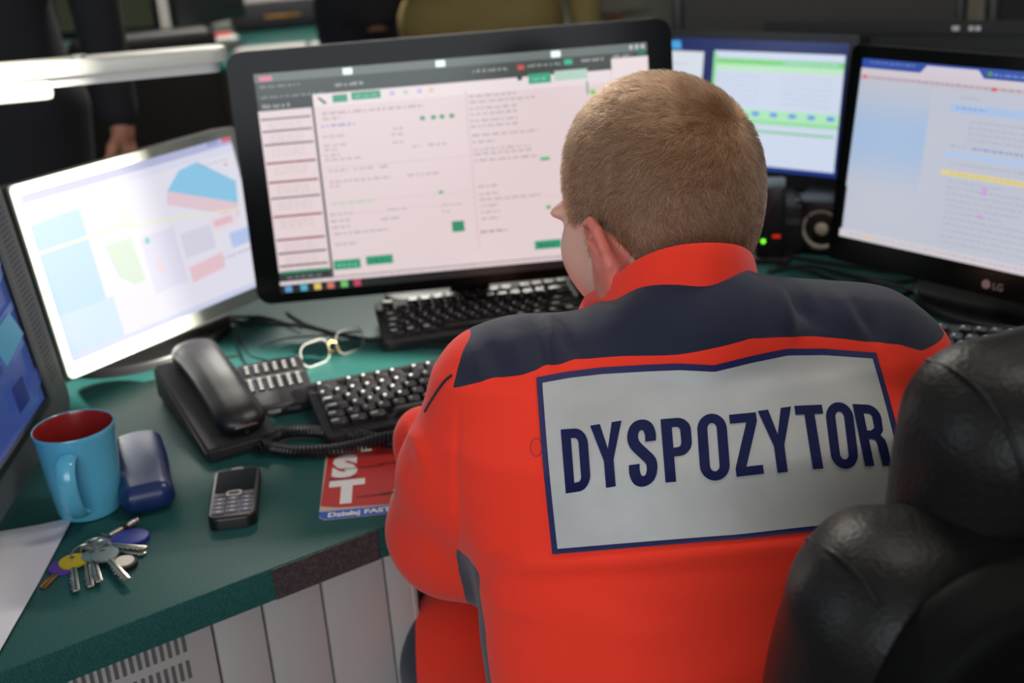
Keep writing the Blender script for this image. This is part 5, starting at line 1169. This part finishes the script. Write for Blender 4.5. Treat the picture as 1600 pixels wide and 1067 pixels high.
b = aty(330, 45, 5.0); bgobj('computer_monitor', 'black monitor seen edge-on on the far desk, beside the red papers', 'monitor', (b[0], 5.0, DESK), 62, [('housing', None, [((0, 0, .27), (.42, .04, .32), 'black', .01)]), ('stand', None, [((0, .03, .06), (.06, .03, .12), 'black', .004), ((0, .02, .006), (.22, .16, .012), 'black', .004)])])
b = atz(425, 38, DESK); bgobj('bag', 'black bag with an orange strip lying on the far desk', 'bag', (b[0]+.05, min(b[1], 5.75), DESK), 12, [('bag_body', None, [((0, 0, .055), (.42, .26, .11), 'blackcloth', .045)]), ('zip_strip', 'orange strip', [((.02, -.131, .06), (.16, .004, .012), 'brass', .001)])])
b = atz(385, 30, DESK); bgobj('papers', 'red and white papers on the far desk beside the black monitor', 'papers', (b[0]-.03, min(b[1], 5.6)-.1, DESK), 20, [('sheet', None, [((0, 0, .004), (.20, .28, .006), 'white', 0)]), ('red_cover', 'red cover', [((.02, .03, .009), (.14, .16, .004), 'red', 0)])])
b = atz(470, 60, DESK); bgobj('keyboard', 'pale keyboard on the far desk above the large monitor', 'keyboard', (b[0], 4.85, DESK), 4, [('keyboard_body', None, [((0, 0, .009), (.42, .14, .018), 'charcoal', .004)]), ('keycaps', None, [((-.06, 0, .020), (.27, .11, .006), 'panel', .002), ((.14, 0, .020), (.09, .11, .006), 'panel', .002)])])
# white lamp rod hanging in front of the far cabinet
b = aty(222, 25, 4.6); t = thing('floor_lamp', 'slim pale lamp standing behind the black chair at the top left', 'lamp', (b[0], 4.3, 0)); mb = MB(); mb.cyl((0, 0, .02), (0, 0, 1.7), .011, 'silver'); mb.build('pole', t); mb = MB(); mb.lathe([(0, 0), (.14, 0), (.14, .02), (0, .025)], 'silver'); mb.build('lamp_base', t); mb = MB(); mb.lathe([(.07, 1.9), (.13, 1.62), (.125, 1.62), (.065, 1.9)], 'white'); mb.build('lamp_shade', t)
# second black office chair
b = at(236, 120, 3.9); zt = float(at(236, 48, 3.9)[2]); t = thing('office_chair', 'black office chair standing behind the lamp and the silver monitor', 'chair', (b[0]-.02, b[1]+.05, 0), R(200))
F = Field((-.30, -.15, .40), (.30, .15, 1.20), .009); F.op(f_box((0, 0, (zt+.46)/2), (.235, .05, (zt-.46)/2), .045, LN), (-.3, -.15, .40), (.3, .15, 1.2), 0); solid('backrest', F, 'leather', t, 2)
F = Field((-.30, -.02, .36), (.30, .56, .54), .009); F.op(f_box((0, .26, .45), (.26, .25, .05), .045, np.eye(3)), (-.27, 0, .38), (.27, .54, .52), 0); solid('seat', F, 'leather', t, 2)
mb = MB(); mb.cyl((0, .26, .09), (0, .26, .42), .028, 'black'); mb.box((0, .05, .44), (.08, .12, .04), 'black', .006); mb.build('gas_column', t)
mb = MB()
for i in range(5): a = 2*PI*i/5; mb.tube([Vector((0, .26, .10)), Vector((.29*math.cos(a), .26+.29*math.sin(a), .045))], lambda q: .026-.010*q, 'black', 10)
mb.build('star_base', t)
for i in range(5): a = 2*PI*i/5; e = Vector((.29*math.cos(a), .26+.29*math.sin(a), .03)); w = MB(); w.cyl(e+Vector((-.02, 0, 0)), e+Vector((.02, 0, 0)), .0295, 'black', n=16); w.build('caster', t)
